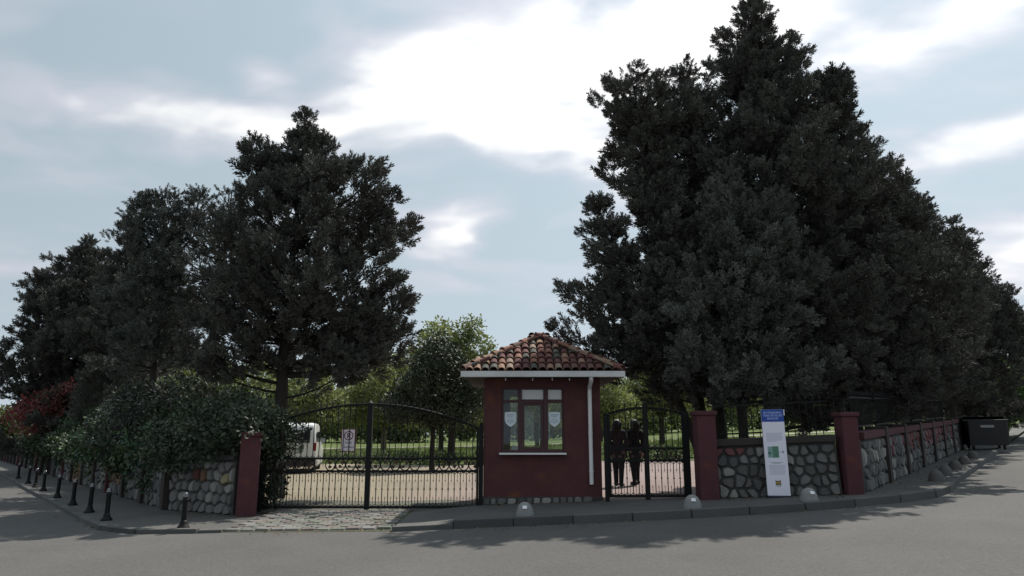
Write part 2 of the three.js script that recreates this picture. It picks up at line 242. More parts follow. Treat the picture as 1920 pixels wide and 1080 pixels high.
function wallFrame(name, label, [x0, z0], [x1, z1], up) {
  const L = Math.hypot(x1 - x0, z1 - z0), y0 = level(x0) + up, t = thing(name, label, 'wall', [x0, y0, z0]);
  t.rotation.order = 'YXZ'; t.rotation.y = Math.atan2(-(z1 - z0), x1 - x0); t.rotation.z = Math.atan2(level(x1) - level(x0), L); return [t, L];
}
function fillStones(t, xa, xb, h, size, r, paint, mats = stoneMats) {
  for (const s of rubble(xb - xa, h, size, r)) {
    const x = xa + s.cx, k = paint && paint(x, s.cy), m = obj('stone', stoneGeo(s.sh, 0.03 + r() * 0.02, r), k ? tintedStone[k] : mats[Math.floor(Math.pow(r(), 1.2) * mats.length)], t); m.position.set(x, s.cy, 0);
  }
}
const ironBar = (h, x, z, y0 = 0, r = 0.009) => join([cyl(r, r, h, x, y0, z, 6), new THREE.ConeGeometry(0.02, 0.09, 4).translate(x, y0 + h + 0.04, z)]);
function ironFence(t, xa, xb, y0, h, z, gap) {
  obj('rail', box(xb - xa, 0.03, 0.03, (xa + xb) / 2, y0 + 0.1, z), iron, t); obj('rail', box(xb - xa, 0.03, 0.03, (xa + xb) / 2, y0 + h - 0.08, z), iron, t);
  const n = Math.floor((xb - xa) / gap); for (let i = 1; i < n; i++) obj('bar', ironBar(h + 0.02, xa + (i * (xb - xa)) / n, z, y0 - 0.03), iron, t);
}
function pierGeo(w, d, h, capped = true) { return join([box(w, h, d, 0, h / 2, 0, 0.012), ...(capped ? [box(w + 0.07, 0.07, d + 0.07, 0, h + 0.034, 0, 0.012)] : [])]); }
{
  const r = mulberry(31);
  // right of the small gate
  let [t, L] = wallFrame('stone_wall', 'rubble stone wall with dark red coping behind the information board', [3.97, -13.85], [6.2, -13.5], kUpR - 0.02);
  obj('core', box(L, 0.99, 0.3, L / 2, 0.495, -0.165), mortar, t); fillStones(t, 0.02, L - 0.02, 0.97, 0.2, r, (x, y) => (y > 0.85 && x < 0.5 ? 'pink' : null));
  obj('coping', box(L, 0.13, 0.42, L / 2, 1.06, -0.13, 0.012), darkPier, t); ironFence(t, 0.02, L - 0.02, 1.12, 0.72, -0.15, 0.13);
  // along the right-hand street, piers between the panels
  const far = 30, p1 = [cornerR[0] + dirR[0] * far, cornerR[1] + dirR[1] * far];
  [t, L] = wallFrame('stone_wall', 'long stone wall with red coping climbing beside the right-hand street', cornerR, p1, kUpR - 0.02);
  obj('core', box(L, 1.0, 0.3, L / 2, 0.5, -0.165), mortar, t);
  for (let k = 0; k * 2.35 < L - 2; k++) {
    const xa = k * 2.35 + 0.2, xb = xa + 2.1;
    if (k < 7) fillStones(t, xa + 0.01, xb - 0.01, 0.98, 0.27, r, (x, y) => (k > 0 && y > 0.62 && hash2(Math.floor(x * 3), k) > 0.45 ? 'pink' : null));
    obj('coping', box(2.1, 0.14, 0.4, (xa + xb) / 2, 1.07, -0.13, 0.012), k < 8 ? redPier : darkPier, t);
    const p = obj('pier', pierGeo(0.26, 0.42, 1.2, false), darkPier, t); p.position.set(xb + 0.125, 0, -0.12);
    if (k < 6) ironFence(t, xa, xb, 1.14, 0.75, -0.15, 0.15);
  }
  // left of the driveway: a short piece facing the crossing, then the long run beside the left-hand street
  [t, L] = wallFrame('stone_wall', 'short rubble wall with painted stones left of the driveway gate pillar', [-7.12, -14.98], [-5.4, -13.98], kUpL - 0.02);
  obj('core', box(L, 1.04, 0.3, L / 2, 0.52, -0.165), mortar, t);
  fillStones(t, 0.02, L - 0.02, 1.02, 0.215, r, (x, y) => (Math.abs(y - 0.66) < 0.13 && Math.abs(x - 1.0) < 0.26 ? (x < 0.95 ? 'red' : 'orange') : Math.abs(y - 0.7) < 0.1 && Math.abs(x - 1.72) < 0.14 ? 'yellow' : null), [1, 2, 2, 5, 5, 4].map((k) => stoneMats[k]));
  obj('coping', box(L, 0.09, 0.38, L / 2, 1.085, -0.13, 0.012), mortar, t);
  const farL = 46, q0 = [wallB0[0] + dirL[0] * farL, wallB0[1] + dirL[1] * farL];
  [t, L] = wallFrame('stone_wall', 'long stone wall overgrown with ivy beside the left-hand street', q0, wallB0, kUpL - 0.02);
  obj('core', box(L, 1.14, 0.3, L / 2, 0.57, -0.165), mortar, t);
  for (let k = 0; k * 2.05 < L - 2; k++) {
    const xb = L - k * 2.05 - 0.14, xa = xb - 1.81;
    if (k < 8) fillStones(t, xa + 0.01, xb - 0.01, 1.12, 0.26, r, (x, y) => (k === 2 && y > 0.35 ? (hash2(Math.floor(x * 4), 3) > 0.4 ? 'orange' : 'pink') : k === 5 ? 'orange' : null));  // two panels get stones tinted orange and pink
    obj('coping', box(1.81, 0.1, 0.38, (xa + xb) / 2, 1.19, -0.13, 0.012), k % 3 === 2 ? whitePaint : mortar, t);
    const p = obj('pier', pierGeo(0.24, 0.42, k % 2 ? 1.5 : 1.32, false), k % 4 === 3 ? redPier : darkPier, t); p.position.set(k ? xb + 0.12 : xb + 0.02, 0, -0.1);
  }
}
// gate pillars and the corner pillar, painted dark red
function pillar(label, x, z, w, d, h, up, turn = 0) {
  const t = thing('gate_pillar', label, 'pillar', [x, level(x) + up, z], turn);
  obj('shaft', box(w, h, d, 0, h / 2, 0, 0.015), redPier, t); const c = obj('cap', box(w + 0.06, 0.08, d + 0.06, 0, h + 0.038, 0, 0.015), redPier, t); c.position.y = 0.002; return t;
}
pillar('dark red gate pillar at the left end of the driveway gate', -5.12, -13.95, 0.36, 0.4, 1.5, 0.03, 0.3);
pillar('dark red pillar between the small gate and the stone wall', 3.76, -13.85, 0.36, 0.4, 1.6, kUpR - 0.02);
pillar('dark red corner pillar where the stone wall turns up the street', 6.4, -13.55, 0.3, 0.36, 1.45, kUpR - 0.02);

// ---------------------------------------------------------------- gatehouse kiosk
{
  const zF = -14.5, zB = -16.9, xL = -0.58, xR = 1.82, y0 = 0.24, y1 = 2.62, cx = (xL + xR) / 2, cz = (zF + zB) / 2;
  const t = thing('gatehouse', 'small dark red gatehouse with tiled pyramid roof and white gutter between the gates', 'kiosk', [cx, 0, cz]);
  const hw = (xR - xL) / 2, hd = (zF - zB) / 2, wt = 0.16, H = y1 - y0, X = (x) => x - cx;
  const walls = [];
  const wall4 = (zc, a, b, c, d) => { walls.push(box(X(a) + hw, H, wt, (X(a) - hw) / 2, (y0 + y1) / 2, zc), box(hw - X(b), H, wt, (X(b) + hw) / 2, (y0 + y1) / 2, zc), box(b - a, c - y0, wt, X((a + b) / 2), (y0 + c) / 2, zc), box(b - a, y1 - d, wt, X((a + b) / 2), (d + y1) / 2, zc)); };
  const wa = -0.22, wb = 1.07, wc = 1.12, wd = 2.43;
  wall4(hd - wt / 2, wa, wb, wc, wd); wall4(-hd + wt / 2, -0.1, 1.3, 1.05, 2.4);
  walls.push(box(wt, H, 2 * hd - 2 * wt, -hw + wt / 2, (y0 + y1) / 2, 0), box(wt, H, 2 * hd - 2 * wt, hw - wt / 2, (y0 + y1) / 2, 0));
  obj('wall', walls, redWall, t);
  obj('floor_slab', box(2 * hw - 0.02, 0.22, 2 * hd - 0.02, 0, y0 - 0.06, 0), mortar, t);
  obj('soffit', box(3.16, 0.05, 3.16, 0, y1 + 0.028, 0), M(0.035, 0.03, 0.028, 0.9), t);
  // front window
  const fr = M(0.06, 0.022, 0.026, 0.6), win = new THREE.Group(); win.name = 'window'; t.add(win);
  const zf = hd - 0.06, f = (a, b, c, d, dep = 0.06, z = zf) => box(b - a, d - c, dep, X((a + b) / 2), (c + d) / 2, z, 0.006);
  obj('frame', [f(wa, -0.17, wc, wd), f(1.03, wb, wc, wd), f(-0.17, 1.03, wc, 1.17), f(-0.17, 1.03, 2.39, wd), f(0.12, 0.205, 1.17, 2.39), f(0.65, 0.745, 1.17, 2.39), f(-0.17, 0.12, 2.12, 2.18), f(0.205, 0.65, 2.115, 2.19), f(0.745, 1.03, 2.115, 2.19)], fr, win);
  obj('sash', [f(0.207, 0.255, 1.172, 2.113, 0.05, zf + 0.012), f(0.6, 0.648, 1.172, 2.113, 0.05, zf + 0.012), f(0.255, 0.6, 1.172, 1.225, 0.05, zf + 0.012), f(0.255, 0.6, 2.065, 2.113, 0.05, zf + 0.012)], fr, win);
  const glass = new THREE.MeshPhysicalMaterial({ color: lin(0.92, 0.95, 0.94), roughness: 0.03, transmission: 1, thickness: 0, ior: 1.45 }), frost = M(0.7, 0.7, 0.69, 0.6);
  const pane = (a, b, c, d, m) => obj('pane', new THREE.BoxGeometry(b - a, d - c, 0.006).translate(X((a + b) / 2), (c + d) / 2, zf - 0.012), m, win);
  pane(-0.17, 0.12, 1.17, 2.12, glass); pane(-0.17, 0.12, 2.18, 2.39, glass); pane(0.255, 0.6, 1.225, 2.065, glass); pane(0.745, 1.03, 1.17, 2.115, glass); pane(0.205, 0.65, 2.19, 2.39, frost); pane(0.745, 1.03, 2.19, 2.39, frost);
  obj('sill', box(1.36, 0.035, 0.26, X(0.42), 1.098, hd + 0.02, 0.006), whitePaint, t);
  // rear window, seen through the front one
  const rw = new THREE.Group(); rw.name = 'window'; t.add(rw);
  obj('frame', [f(-0.1, -0.04, 1.05, 2.4, 0.06, -hd + 0.06), f(1.24, 1.3, 1.05, 2.4, 0.06, -hd + 0.06), f(-0.04, 1.24, 1.05, 1.1, 0.06, -hd + 0.06), f(-0.04, 1.24, 2.35, 2.4, 0.06, -hd + 0.06), f(0.66, 0.71, 1.1, 2.35, 0.06, -hd + 0.06)], fr, rw);
  for (const [a, b] of [[-0.04, 0.66], [0.71, 1.24]]) obj('pane', new THREE.BoxGeometry(b - a, 1.25, 0.006).translate(X((a + b) / 2), 1.725, -hd + 0.055), glass, rw);
  // stone footing under the front wall
  const r = mulberry(8); let fx = -hw + 0.02;
  obj('footing', box(2 * hw + 0.02, 0.24, 0.12, 0, 0.13, hd - 0.03), mortar, t);
  while (fx < hw - 0.25) { const w = 0.1 + r() * 0.12, m = obj('footing_stone', stoneGeo([[-w / 2, -0.05], [-w * 0.2, -0.06], [w * 0.3, -0.055], [w / 2, -0.02], [w * 0.45, 0.05], [0, 0.06], [-w * 0.42, 0.05]], 0.03, r), stoneMats[Math.floor(r() * 6)], t); m.position.set(fx + w / 2, 0.185 + 0.02 * fx, hd + 0.03); fx += w + 0.015; }
  // roof of barrel tiles
  const rise = 0.9, hr = 1.62, ye = 2.74, roof = new THREE.Group(); roof.name = 'roof'; t.add(roof);
  const sl = Math.hypot(hr, rise), ang = Math.atan2(rise, hr);
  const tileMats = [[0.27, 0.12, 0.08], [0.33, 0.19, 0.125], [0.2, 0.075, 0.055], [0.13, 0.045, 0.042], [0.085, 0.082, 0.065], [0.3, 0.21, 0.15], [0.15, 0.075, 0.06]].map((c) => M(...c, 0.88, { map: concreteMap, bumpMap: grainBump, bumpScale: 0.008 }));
  const under = new THREE.ConeGeometry(Math.SQRT2 * hr, rise, 4, 1).rotateY(Math.PI / 4).translate(0, ye + rise / 2 - 0.035, 0); obj('roof_deck', metreUV(under), tileMats[3], roof);
  function tileGeo(len, ra, rb, th = 0.014, seg = 8) {      // barrel tile: axis along -z (up the slope), mouth at z = 0
    const pos = [], ring = (rad, z) => Array.from({ length: seg + 1 }, (_, i) => { const a = Math.PI * (i / seg); return [Math.cos(a) * rad, Math.sin(a) * rad * 0.92, z]; });
    const A = ring(ra, 0), B = ring(rb, -len), C = ring(ra - th, 0), D = ring(rb - th, -len), q = (a, b, c, d) => pos.push(...a, ...b, ...c, ...a, ...c, ...d);
    for (let i = 0; i < seg; i++) { q(A[i], A[i + 1], B[i + 1], B[i]); q(C[i + 1], C[i], D[i], D[i + 1]); q(C[i], C[i + 1], A[i + 1], A[i]); }
    const g = new THREE.BufferGeometry(); g.setAttribute('position', new THREE.Float32BufferAttribute(pos, 3)); return metreUV(toCreasedNormals(g, 0.6));
  }
  const tiles = [tileGeo(0.36, 0.083, 0.066), tileGeo(0.37, 0.08, 0.066), tileGeo(0.35, 0.086, 0.068)], ridge = tileGeo(0.36, 0.1, 0.08), back = [];
  for (let side = 0; side < 4; side++) {       // 0 front, 1 right, 2 back, 3 left
    const g = new THREE.Group(); g.rotation.y = side * Math.PI / 2; g.updateMatrix();
    for (let row = 0; row < 7; row++) {
      const s = row * 0.268, half = hr * (1 - s / sl) ;
      for (let c = -10; c <= 10; c++) {
        const x = c * 0.166 + (r() - 0.5) * 0.012; if (Math.abs(x) > half - 0.02) continue;
        const o = new THREE.Object3D(); o.position.set(x, ye + Math.sin(ang) * s + 0.005 + r() * 0.012, hr - Math.cos(ang) * s); o.rotation.order = 'YXZ'; o.rotation.set(ang - 0.07 + (r() - 0.5) * 0.03, (r() - 0.5) * 0.07, (r() - 0.5) * 0.06); o.updateMatrix();
        const mtx = g.matrix.clone().multiply(o.matrix), mossyShaded = fbm(c * 0.35 + side * 9, row * 0.5, 3) > 0.55 || (side === 0 && c > 1 && r() > 0.45), k = mossyShaded && r() > 0.3 ? (r() > 0.5 ? 4 : 3) : r() > 0.35 ? (c < -3 ? [0, 1, 5][Math.floor(r() * 3)] : [2, 3, 6, 0][Math.floor(r() * 4)]) : Math.floor(r() * 7), geo = tiles[Math.floor(r() * 3)];  // moss, plus tree shade put into the colours of the right-hand front tiles
        if (side === 2) { back.push(geo.clone().applyMatrix4(mtx)); continue; }
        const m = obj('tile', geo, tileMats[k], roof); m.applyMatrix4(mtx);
      }
    }
    const hipL = Math.hypot(hr * Math.SQRT2, rise), ha = Math.atan2(rise, hr * Math.SQRT2);
    for (let k = 0; k < 8; k++) {       // hip ridge from the front-left corner of this side up to the apex
      const s = k * 0.305, o = new THREE.Object3D(), f2 = 1 - s / hipL; o.position.set(-hr * f2, ye + rise * (1 - f2) + 0.035 + (r() - 0.5) * 0.01, hr * f2); o.rotation.order = 'YXZ'; o.rotation.set(ha - 0.06, -Math.PI / 4 + (r() - 0.5) * 0.08, (r() - 0.5) * 0.06); o.updateMatrix();
      const m = obj('ridge_tile', ridge, tileMats[[0, 1, 2, 5, 6][Math.floor(r() * 5)]], roof); m.applyMatrix4(g.matrix.clone().multiply(o.matrix));
    }
  }
  const bt = obj('rear_tiles', back, tileMats[2], roof); bt.userData.kind = 'stuff';
  obj('roof_cap', metreUV(new THREE.SphereGeometry(0.14, 10, 6, 0, Math.PI * 2, 0, Math.PI / 2).scale(1, 0.7, 1).translate(0, ye + rise + 0.0, 0)), tileMats[6], roof);
  // gutter along the front, downpipe on the wall, small cable clips
  const gm = M(0.78, 0.77, 0.75, 0.5, { map: concreteMap }), gz = hr + 0.055;
  const gut = obj('gutter', [box(3.3, 0.11, 0.012, 0, 2.675, gz + 0.05), box(3.3, 0.012, 0.11, 0, 2.621, gz), box(3.3, 0.1, 0.012, 0, 2.675, gz - 0.052), box(0.012, 0.11, 0.1, -1.644, 2.676, gz), box(0.012, 0.11, 0.1, 1.644, 2.676, gz)], gm, t);
  for (const x of [-1.38, -0.42, 0.3, 1.03]) obj('seam', box(0.03, 0.116, 0.016, x, 2.675, gz + 0.052), gm, gut);
  const px = X(1.6); obj('downpipe', [tube([V(px, 2.62, gz), V(px, 2.55, gz - 0.06), V(px, 2.44, hd + 0.09), V(px, 2.36, hd + 0.065), V(px, 0.5, hd + 0.065)], 0.042, 0.042, 12)], whitePaint, t);
  for (const y of [0.75, 1.5, 2.25]) obj('pipe_clamp', metreUV(new THREE.TorusGeometry(0.046, 0.008, 5, 14).rotateX(Math.PI / 2).translate(px, y, hd + 0.065)), whitePaint, t);
  for (const x of [-0.75, -0.2, 0.2, 0.55, 0.95]) obj('clip', box(0.02, 0.05, 0.02, x, 2.58, hd + 0.3), whitePaint, t);
  // shield stickers on the glass
  const shieldTex = print(256, 320, (c, w, h) => {
    c.fillStyle = '#d9e4ea'; c.fillRect(0, 0, w, h); c.fillStyle = '#4b5f6d'; c.textAlign = 'center'; c.font = 'bold 25px sans-serif'; c.fillText('ZEYTİNBURNU', 128, 70); c.font = 'bold 24px sans-serif'; c.fillText('BELEDİYESİ', 128, 100);
    c.strokeStyle = '#6f8694'; c.lineWidth = 9; c.beginPath(); c.arc(128, 165, 68, 0.1, Math.PI - 0.1); c.stroke(); c.lineWidth = 5; c.beginPath(); c.arc(128, 160, 38, 0, 7); c.stroke(); c.beginPath(); c.moveTo(92, 150); c.lineTo(128, 205); c.lineTo(164, 150); c.stroke();
  });
  const ss = new THREE.Shape(); ss.moveTo(-0.12, 0.145); ss.quadraticCurveTo(0, 0.165, 0.12, 0.145); ss.lineTo(0.12, -0.01); ss.quadraticCurveTo(0.11, -0.09, 0, -0.15); ss.quadraticCurveTo(-0.11, -0.09, -0.12, -0.01); ss.closePath();
  const sg = new THREE.ExtrudeGeometry(ss, { depth: 0.002, bevelEnabled: false, curveSegments: 6 }); { const p = sg.attributes.position, uv = sg.attributes.uv; for (let i = 0; i < p.count; i++) uv.setXY(i, (p.getX(i) + 0.125) / 0.25, (p.getY(i) + 0.152) / 0.31); }
  const sm = new THREE.MeshPhysicalMaterial({ map: shieldTex, roughness: 0.5 });
  for (const x of [-0.03, 0.875]) { const m = obj('shield_sticker', sg, sm, win); m.position.set(X(x), 1.78, zf - 0.006); m.userData.label = 'pale shield-shaped sticker on the glass'; }
  // inside
  const I = (n, l, c, g, m) => { const o = obj(n, g, m); o.userData = { label: l, category: c }; return o; };
  I('desk', 'plain desk inside the gatehouse behind the window', 'desk', [box(1.6, 0.04, 0.55, 0.55, 0.97, -15.25), box(0.05, 0.73, 0.5, -0.2, 0.585, -15.25), box(0.05, 0.73, 0.5, 1.3, 0.585, -15.25)], M(0.2, 0.15, 0.1, 0.6));
  I('noticeboard', 'dark blue noticeboard behind the left-hand pane of the gatehouse', 'noticeboard', [box(0.03, 1.05, 0.5, -0.38, 1.7, -15.4), box(0.34, 0.75, 0.03, -0.2, 1.75, -15.7)], M(0.02, 0.07, 0.16, 0.7));
  I('paper_box', 'white box of papers on the gatehouse desk', 'box', [box(0.26, 0.16, 0.22, 0.0, 1.07, -15.05, 0.008), box(0.2, 0.1, 0.02, 0.1, 1.2, -15.1, 0.004)], whitePaint);
  I('office_chair', 'dark office chair inside the gatehouse behind the desk', 'chair', [box(0.42, 0.07, 0.42, 1.0, 0.62, -15.9, 0.02), box(0.4, 0.45, 0.06, 1.0, 0.92, -16.1, 0.02), cyl(0.03, 0.03, 0.34, 1.0, 0.25, -15.9, 8), box(0.5, 0.05, 0.06, 1.0, 0.225, -15.9), box(0.06, 0.05, 0.5, 1.0, 0.225, -15.9)], M(0.03, 0.03, 0.035, 0.7));
}

// ---------------------------------------------------------------- wrought-iron gates
const ivyLeaf = (() => { const s = new THREE.Shape(); s.moveTo(0, -0.03); s.lineTo(0.022, -0.022); s.lineTo(0.034, 0.002); s.lineTo(0.016, 0.01); s.lineTo(0, 0.036); s.lineTo(-0.016, 0.01); s.lineTo(-0.034, 0.002); s.lineTo(-0.022, -0.022); s.closePath(); return new THREE.ExtrudeGeometry(s, { depth: 0.006, bevelEnabled: false }); })();
const ringGeo = new THREE.TorusGeometry(0.082, 0.0105, 5, 18), archGeo = new THREE.TorusGeometry(0.04, 0.0075, 4, 8, Math.PI), knobGeo = new THREE.SphereGeometry(0.017, 6, 4), curlGeo = new THREE.TorusGeometry(0.022, 0.004, 4, 8, Math.PI * 1.5);
const spearGeo = (h, down) => join([cyl(0.0045, 0.0045, h, 0, 0, 0, 5), knobGeo.clone().scale(0.75, 0.9, 0.75).translate(0, h * 0.92, 0), new THREE.ConeGeometry(0.011, 0.05, 4).rotateX(Math.PI).translate(0, -0.02, 0)]).rotateX(down ? 0 : Math.PI);
const spearDown = spearGeo(0.16, true), spearUp = spearGeo(0.15, false);
// one leaf from local x = 0 (hinge side) to w; topAt(x) gives the height of the curved top rail; rails at r1 < r2
function gateLeaf(label, [x, y, z], turn, w, topAt, r1, r2, n, stile) {
  const t = thing('iron_gate', label, 'gate', [x, y, z], turn), y0 = 0.08;
  for (const [yy, h] of [[y0, 0.045], [r1, 0.04], [r2, 0.04]]) obj('rail', box(w, h, 0.035, w / 2, yy, 0), iron, t);
  const pts = []; for (let i = 0; i <= 14; i++) pts.push(V((i / 14) * w, topAt((i / 14) * w), 0)); obj('top_rail', tube(pts, 0.021, 0.021, 6), iron, t);
  if (stile) { obj('stile', box(0.07, topAt(w) - 0.02, 0.06, w - 0.035, topAt(w) / 2, 0, 0.006), iron, t); }
  obj('stile', box(0.045, topAt(0) - y0, 0.045, 0.0225, (topAt(0) + y0) / 2, 0.002, 0.004), iron, t);
  for (let i = 1; i < n; i++) {
    const bx = (i * w) / n, h = topAt(bx);
    obj('bar', join([cyl(0.0095, 0.0095, r1 - y0, bx, y0, 0, 6), knobGeo.clone().scale(1, 1.5, 1).translate(bx, mixn(y0, r1, 0.5), 0)]), iron, t); 
    obj('bar', ironBar(h + 0.06 - r2, bx, 0, r2), iron, t);
  }
  for (let i = 0; i < n; i++) {
    const bx = ((i + 0.5) * w) / n, put = (name, g, yy, rot = 0) => { const m = obj(name, g, iron, t); m.position.set(bx, yy, 0); m.rotation.z = rot; };
    put('spear', spearDown, r1 - 0.18); put('spear', spearUp, y0 + 0.17); put('arch', archGeo, r1 - 0.06); put('arch', archGeo, y0 + 0.06, Math.PI); put('arch', archGeo, r2 + 0.055, Math.PI);
    if (topAt(bx) - r2 > 0.5) put('arch', archGeo, topAt(bx) - 0.06);
  }
  const vine = new THREE.Group(); vine.name = 'vine_panel'; t.add(vine); const r = mulberry(Math.floor(w * 1000) + n), k = Math.max(3, Math.round(w / 0.2)), mid = (r1 + r2) / 2, s = (r2 - r1) / 0.2;
  for (let i = 0; i < k; i++) {
    const vx = ((i + 0.5) * w) / k;
    if (k > 6 && i === Math.floor(k / 2)) { for (const [dx, dy, ro] of [[-0.05, 0.03, 0.4], [0.05, 0.02, 2.2], [-0.03, -0.04, 4], [0.06, -0.04, 5]]) { const m = obj('tendril', curlGeo, iron, vine); m.position.set(vx + dx, mid + dy, 0); m.rotation.z = ro; } continue; }
    const m = obj('ring', ringGeo, iron, vine); m.position.set(vx, mid, 0); m.scale.set(1.18, s * 1.08, 1);
    for (const [dx, dy] of [[(r() - 0.5) * 0.08, 0.03 + r() * 0.02], [0.1, r() > 0.5 ? 0.06 : -0.05], [(r() - 0.5) * 0.09, -0.035]]) { if (r() < 0.2) continue; const l = obj('leaf', ivyLeaf, ironRust, vine); l.position.set(vx + dx, mid + dy, -0.003); l.rotation.z = r() * 6; l.scale.setScalar(1.0 + r() * 0.4); }
  }
  return t;
}
{
  const xl = -5.02, xc = -2.915, xr = -0.68, z = -14.5, yb = level(-3) + 0.03, top = (x) => 2.12 - 0.5 * ((x - xc) / 2.25) ** 2;
  gateLeaf('black iron driveway gate leaf nearer the overgrown pillar, no-parking plate on it', [xl, yb, z], 0, xc - xl - 0.05, (x) => top(xl + x), 0.78, 1.03, 17, false);
  const g2 = gateLeaf('black iron driveway gate leaf beside the gatehouse', [xr, yb, z], Math.PI, xr - xc - 0.05, (x) => top(xr - x), 0.78, 1.03, 18, false);
  const post = (label, x, y, h, w, zz = z) => { const t = thing('gate_post', label, 'post', [x, y, zz]); obj('shaft', box(w, h, w, 0, h / 2, 0, 0.008), iron, t); obj('cap', new THREE.ConeGeometry(w * 0.72, 0.06, 4).rotateY(Math.PI / 4).translate(0, h + 0.03, 0), iron, t); return t; };
  post('square iron post where the two driveway gate leaves meet', xc, level(xc) + 0.02, 2.15, 0.1); post('slim iron hinge post against the gatehouse wall', -0.63, level(-0.6) + 0.02, 1.66, 0.09); post('iron hinge post behind the overgrown red pillar', -5.08, level(-5) + 0.03, 1.8, 0.1);
  const z2 = -14.25, yb2 = 0.21, top2 = (x) => 1.8 - 0.14 * ((x - 2.68) / 0.82) ** 2;
  gateLeaf('narrow black iron gate leaf standing before the two people', [1.93, yb2, z2], 0, 0.71, (x) => top2(1.93 + x), 0.76, 1.0, 6, false);
  gateLeaf('narrow black iron gate leaf beside the red pillar', [3.46, yb2, z2], Math.PI, 0.73, (x) => top2(3.46 - x), 0.76, 1.0, 6, false);
  post('iron post at the middle of the small gate', 2.69, 0.16, 1.9, 0.09, z2); post('iron post of the small gate against the gatehouse', 1.885, 0.14, 1.72, 0.08, z2); post('iron post of the small gate against the red pillar', 3.5, 0.2, 1.72, 0.1, z2);
  // no-parking plate hung behind the bars
  const tex = print(256, 384, (c, w, h) => {
    c.fillStyle = '#d8cfd2'; c.fillRect(0, 0, w, h); c.strokeStyle = '#7b2b3a'; c.lineWidth = 12; c.strokeRect(5, 5, w - 10, h - 10);
    c.lineWidth = 17; c.strokeStyle = '#5e1a31'; c.beginPath(); c.arc(128, 115, 72, 0, 7); c.stroke(); c.fillStyle = '#41122a'; c.font = 'bold 125px sans-serif'; c.textAlign = 'center'; c.fillText('P', 126, 160); c.lineWidth = 12; c.beginPath(); c.moveTo(118, 108); c.lineTo(178, 168); c.stroke();
    c.fillStyle = '#3a3a40'; c.font = 'bold 46px sans-serif'; c.fillText('PARK', 128, 252); c.font = 'bold 40px sans-serif'; c.fillText('YAPILMAZ', 128, 325);
  });
  const p = thing('no_parking_plate', 'white no-parking plate with red ring wired behind the driveway gate bars', 'sign', [-3.345, 1.14, z - 0.03]);
  const fm = new THREE.Mesh(new THREE.PlaneGeometry(0.3, 0.45).translate(0, 0.225, 0.004), new THREE.MeshPhysicalMaterial({ map: tex, roughness: 0.6 })); fm.name = 'printed_face'; p.add(shade(fm)); obj('plate', box(0.305, 0.455, 0.006, 0, 0.225, 0), M(0.3, 0.12, 0.1, 0.6), p);
}

// ---------------------------------------------------------------- street furniture
const ORD = ['first', 'second', 'third', 'fourth', 'fifth', 'sixth', 'seventh', 'eighth', 'ninth', 'tenth', 'eleventh'];
{
  const t = thing('bollard', '', 'bollard');
  obj('base', lathe([[0, 0], [0.115, 0], [0.115, 0.02], [0.1, 0.045], [0.075, 0.07], [0.066, 0.11], [0.052, 0.15], [0, 0.15]], 14), iron, t);
  obj('shaft', lathe([[0.05, 0.14], [0.047, 0.5], [0.058, 0.505], [0.058, 0.525], [0.046, 0.53], [0.046, 0.57]], 14), iron, t);
  obj('cap', lathe([[0.046, 0.565], [0.056, 0.572], [0.056, 0.592], [0.04, 0.602], [0.042, 0.63], [0.03, 0.652], [0, 0.66]], 14), M(0.16, 0.16, 0.165, 0.25, { metalness: 0.8 }), t);
  const spots = [[-5.45, -12.06], [-7.42, -13.28], [-8.55, -14.65], [-9.85, -16.2], [-11.45, -18.15], [-13.35, -20.5], [-14.55, -21.95], [-16.0, -23.75], [-18.35, -26.65]];
  spots.forEach(([x, z], i) => {
    const o = i ? t.clone() : t; if (i) { o.name = numbered('bollard'); scene.add(o); } o.position.set(x, level(x) + kUpL, z); o.scale.setScalar(0.87); o.rotation.set((hash2(i, 4) - 0.5) * 0.06, i, (hash2(i, 9) - 0.5) * 0.06);
    o.userData = { label: i ? `black iron bollard on the left-hand street kerb, ${ORD[i]} counted from the driveway` : 'black iron bollard standing alone at the kerb bend before the painted stones', category: 'bollard', group: 'bollards along the left-hand kerb' };
  });
}
{
  const dome = lathe([[0.155, 0], [0.155, 0.05], [0.143, 0.06], [0.139, 0.1], [0.122, 0.15], [0.092, 0.195], [0.05, 0.225], [0, 0.234]], 18), pale = M(0.34, 0.34, 0.33, 0.8, { map: concreteMap, bumpMap: grainBump, bumpScale: 0.006 }), dark = M(0.16, 0.15, 0.145, 0.9, { map: concreteMap, bumpMap: grainBump, bumpScale: 0.006 }), white = M(0.8, 0.8, 0.8, 0.4);
  const spots = [[0.22, -12.42, 1], [3.12, -12.5, 1], [5.25, -12.75, 1], [9.05, -15.3, 0], [9.95, -16.45, 0], [11.15, -18.0, 0], [12.35, -19.5, 0], [13.9, -21.5, 0], [19.4, -28.6, 0], [20.6, -30.2, 0], [21.8, -31.7, 0], [23.1, -33.3, 0]];
  const w = ['below the gatehouse window', 'in front of the small gate', 'to the street side of the information board'];
  spots.forEach(([x, z, isPale], i) => {
    const t = thing('dome_bollard', isPale ? `pale concrete dome bollard with white reflector ${w[i]}` : `dark concrete dome bollard on the right-hand street kerb, ${ORD[i - 3]} counted from the corner`, 'bollard', [x, level(x) + kUpR - 0.004, z], (hash2(i, 3) - 0.5) * 0.4, 'dome bollards along the kerb');
    obj('dome', dome, isPale ? pale : dark, t);  // front domes are pale concrete, those up the street dark
    if (isPale) { const p = obj('reflector', box(0.075, 0.065, 0.012, 0, 0, 0, 0.004), white, t); p.position.set(0, 0.155, 0.122); p.rotation.x = -0.75; }
  });
}
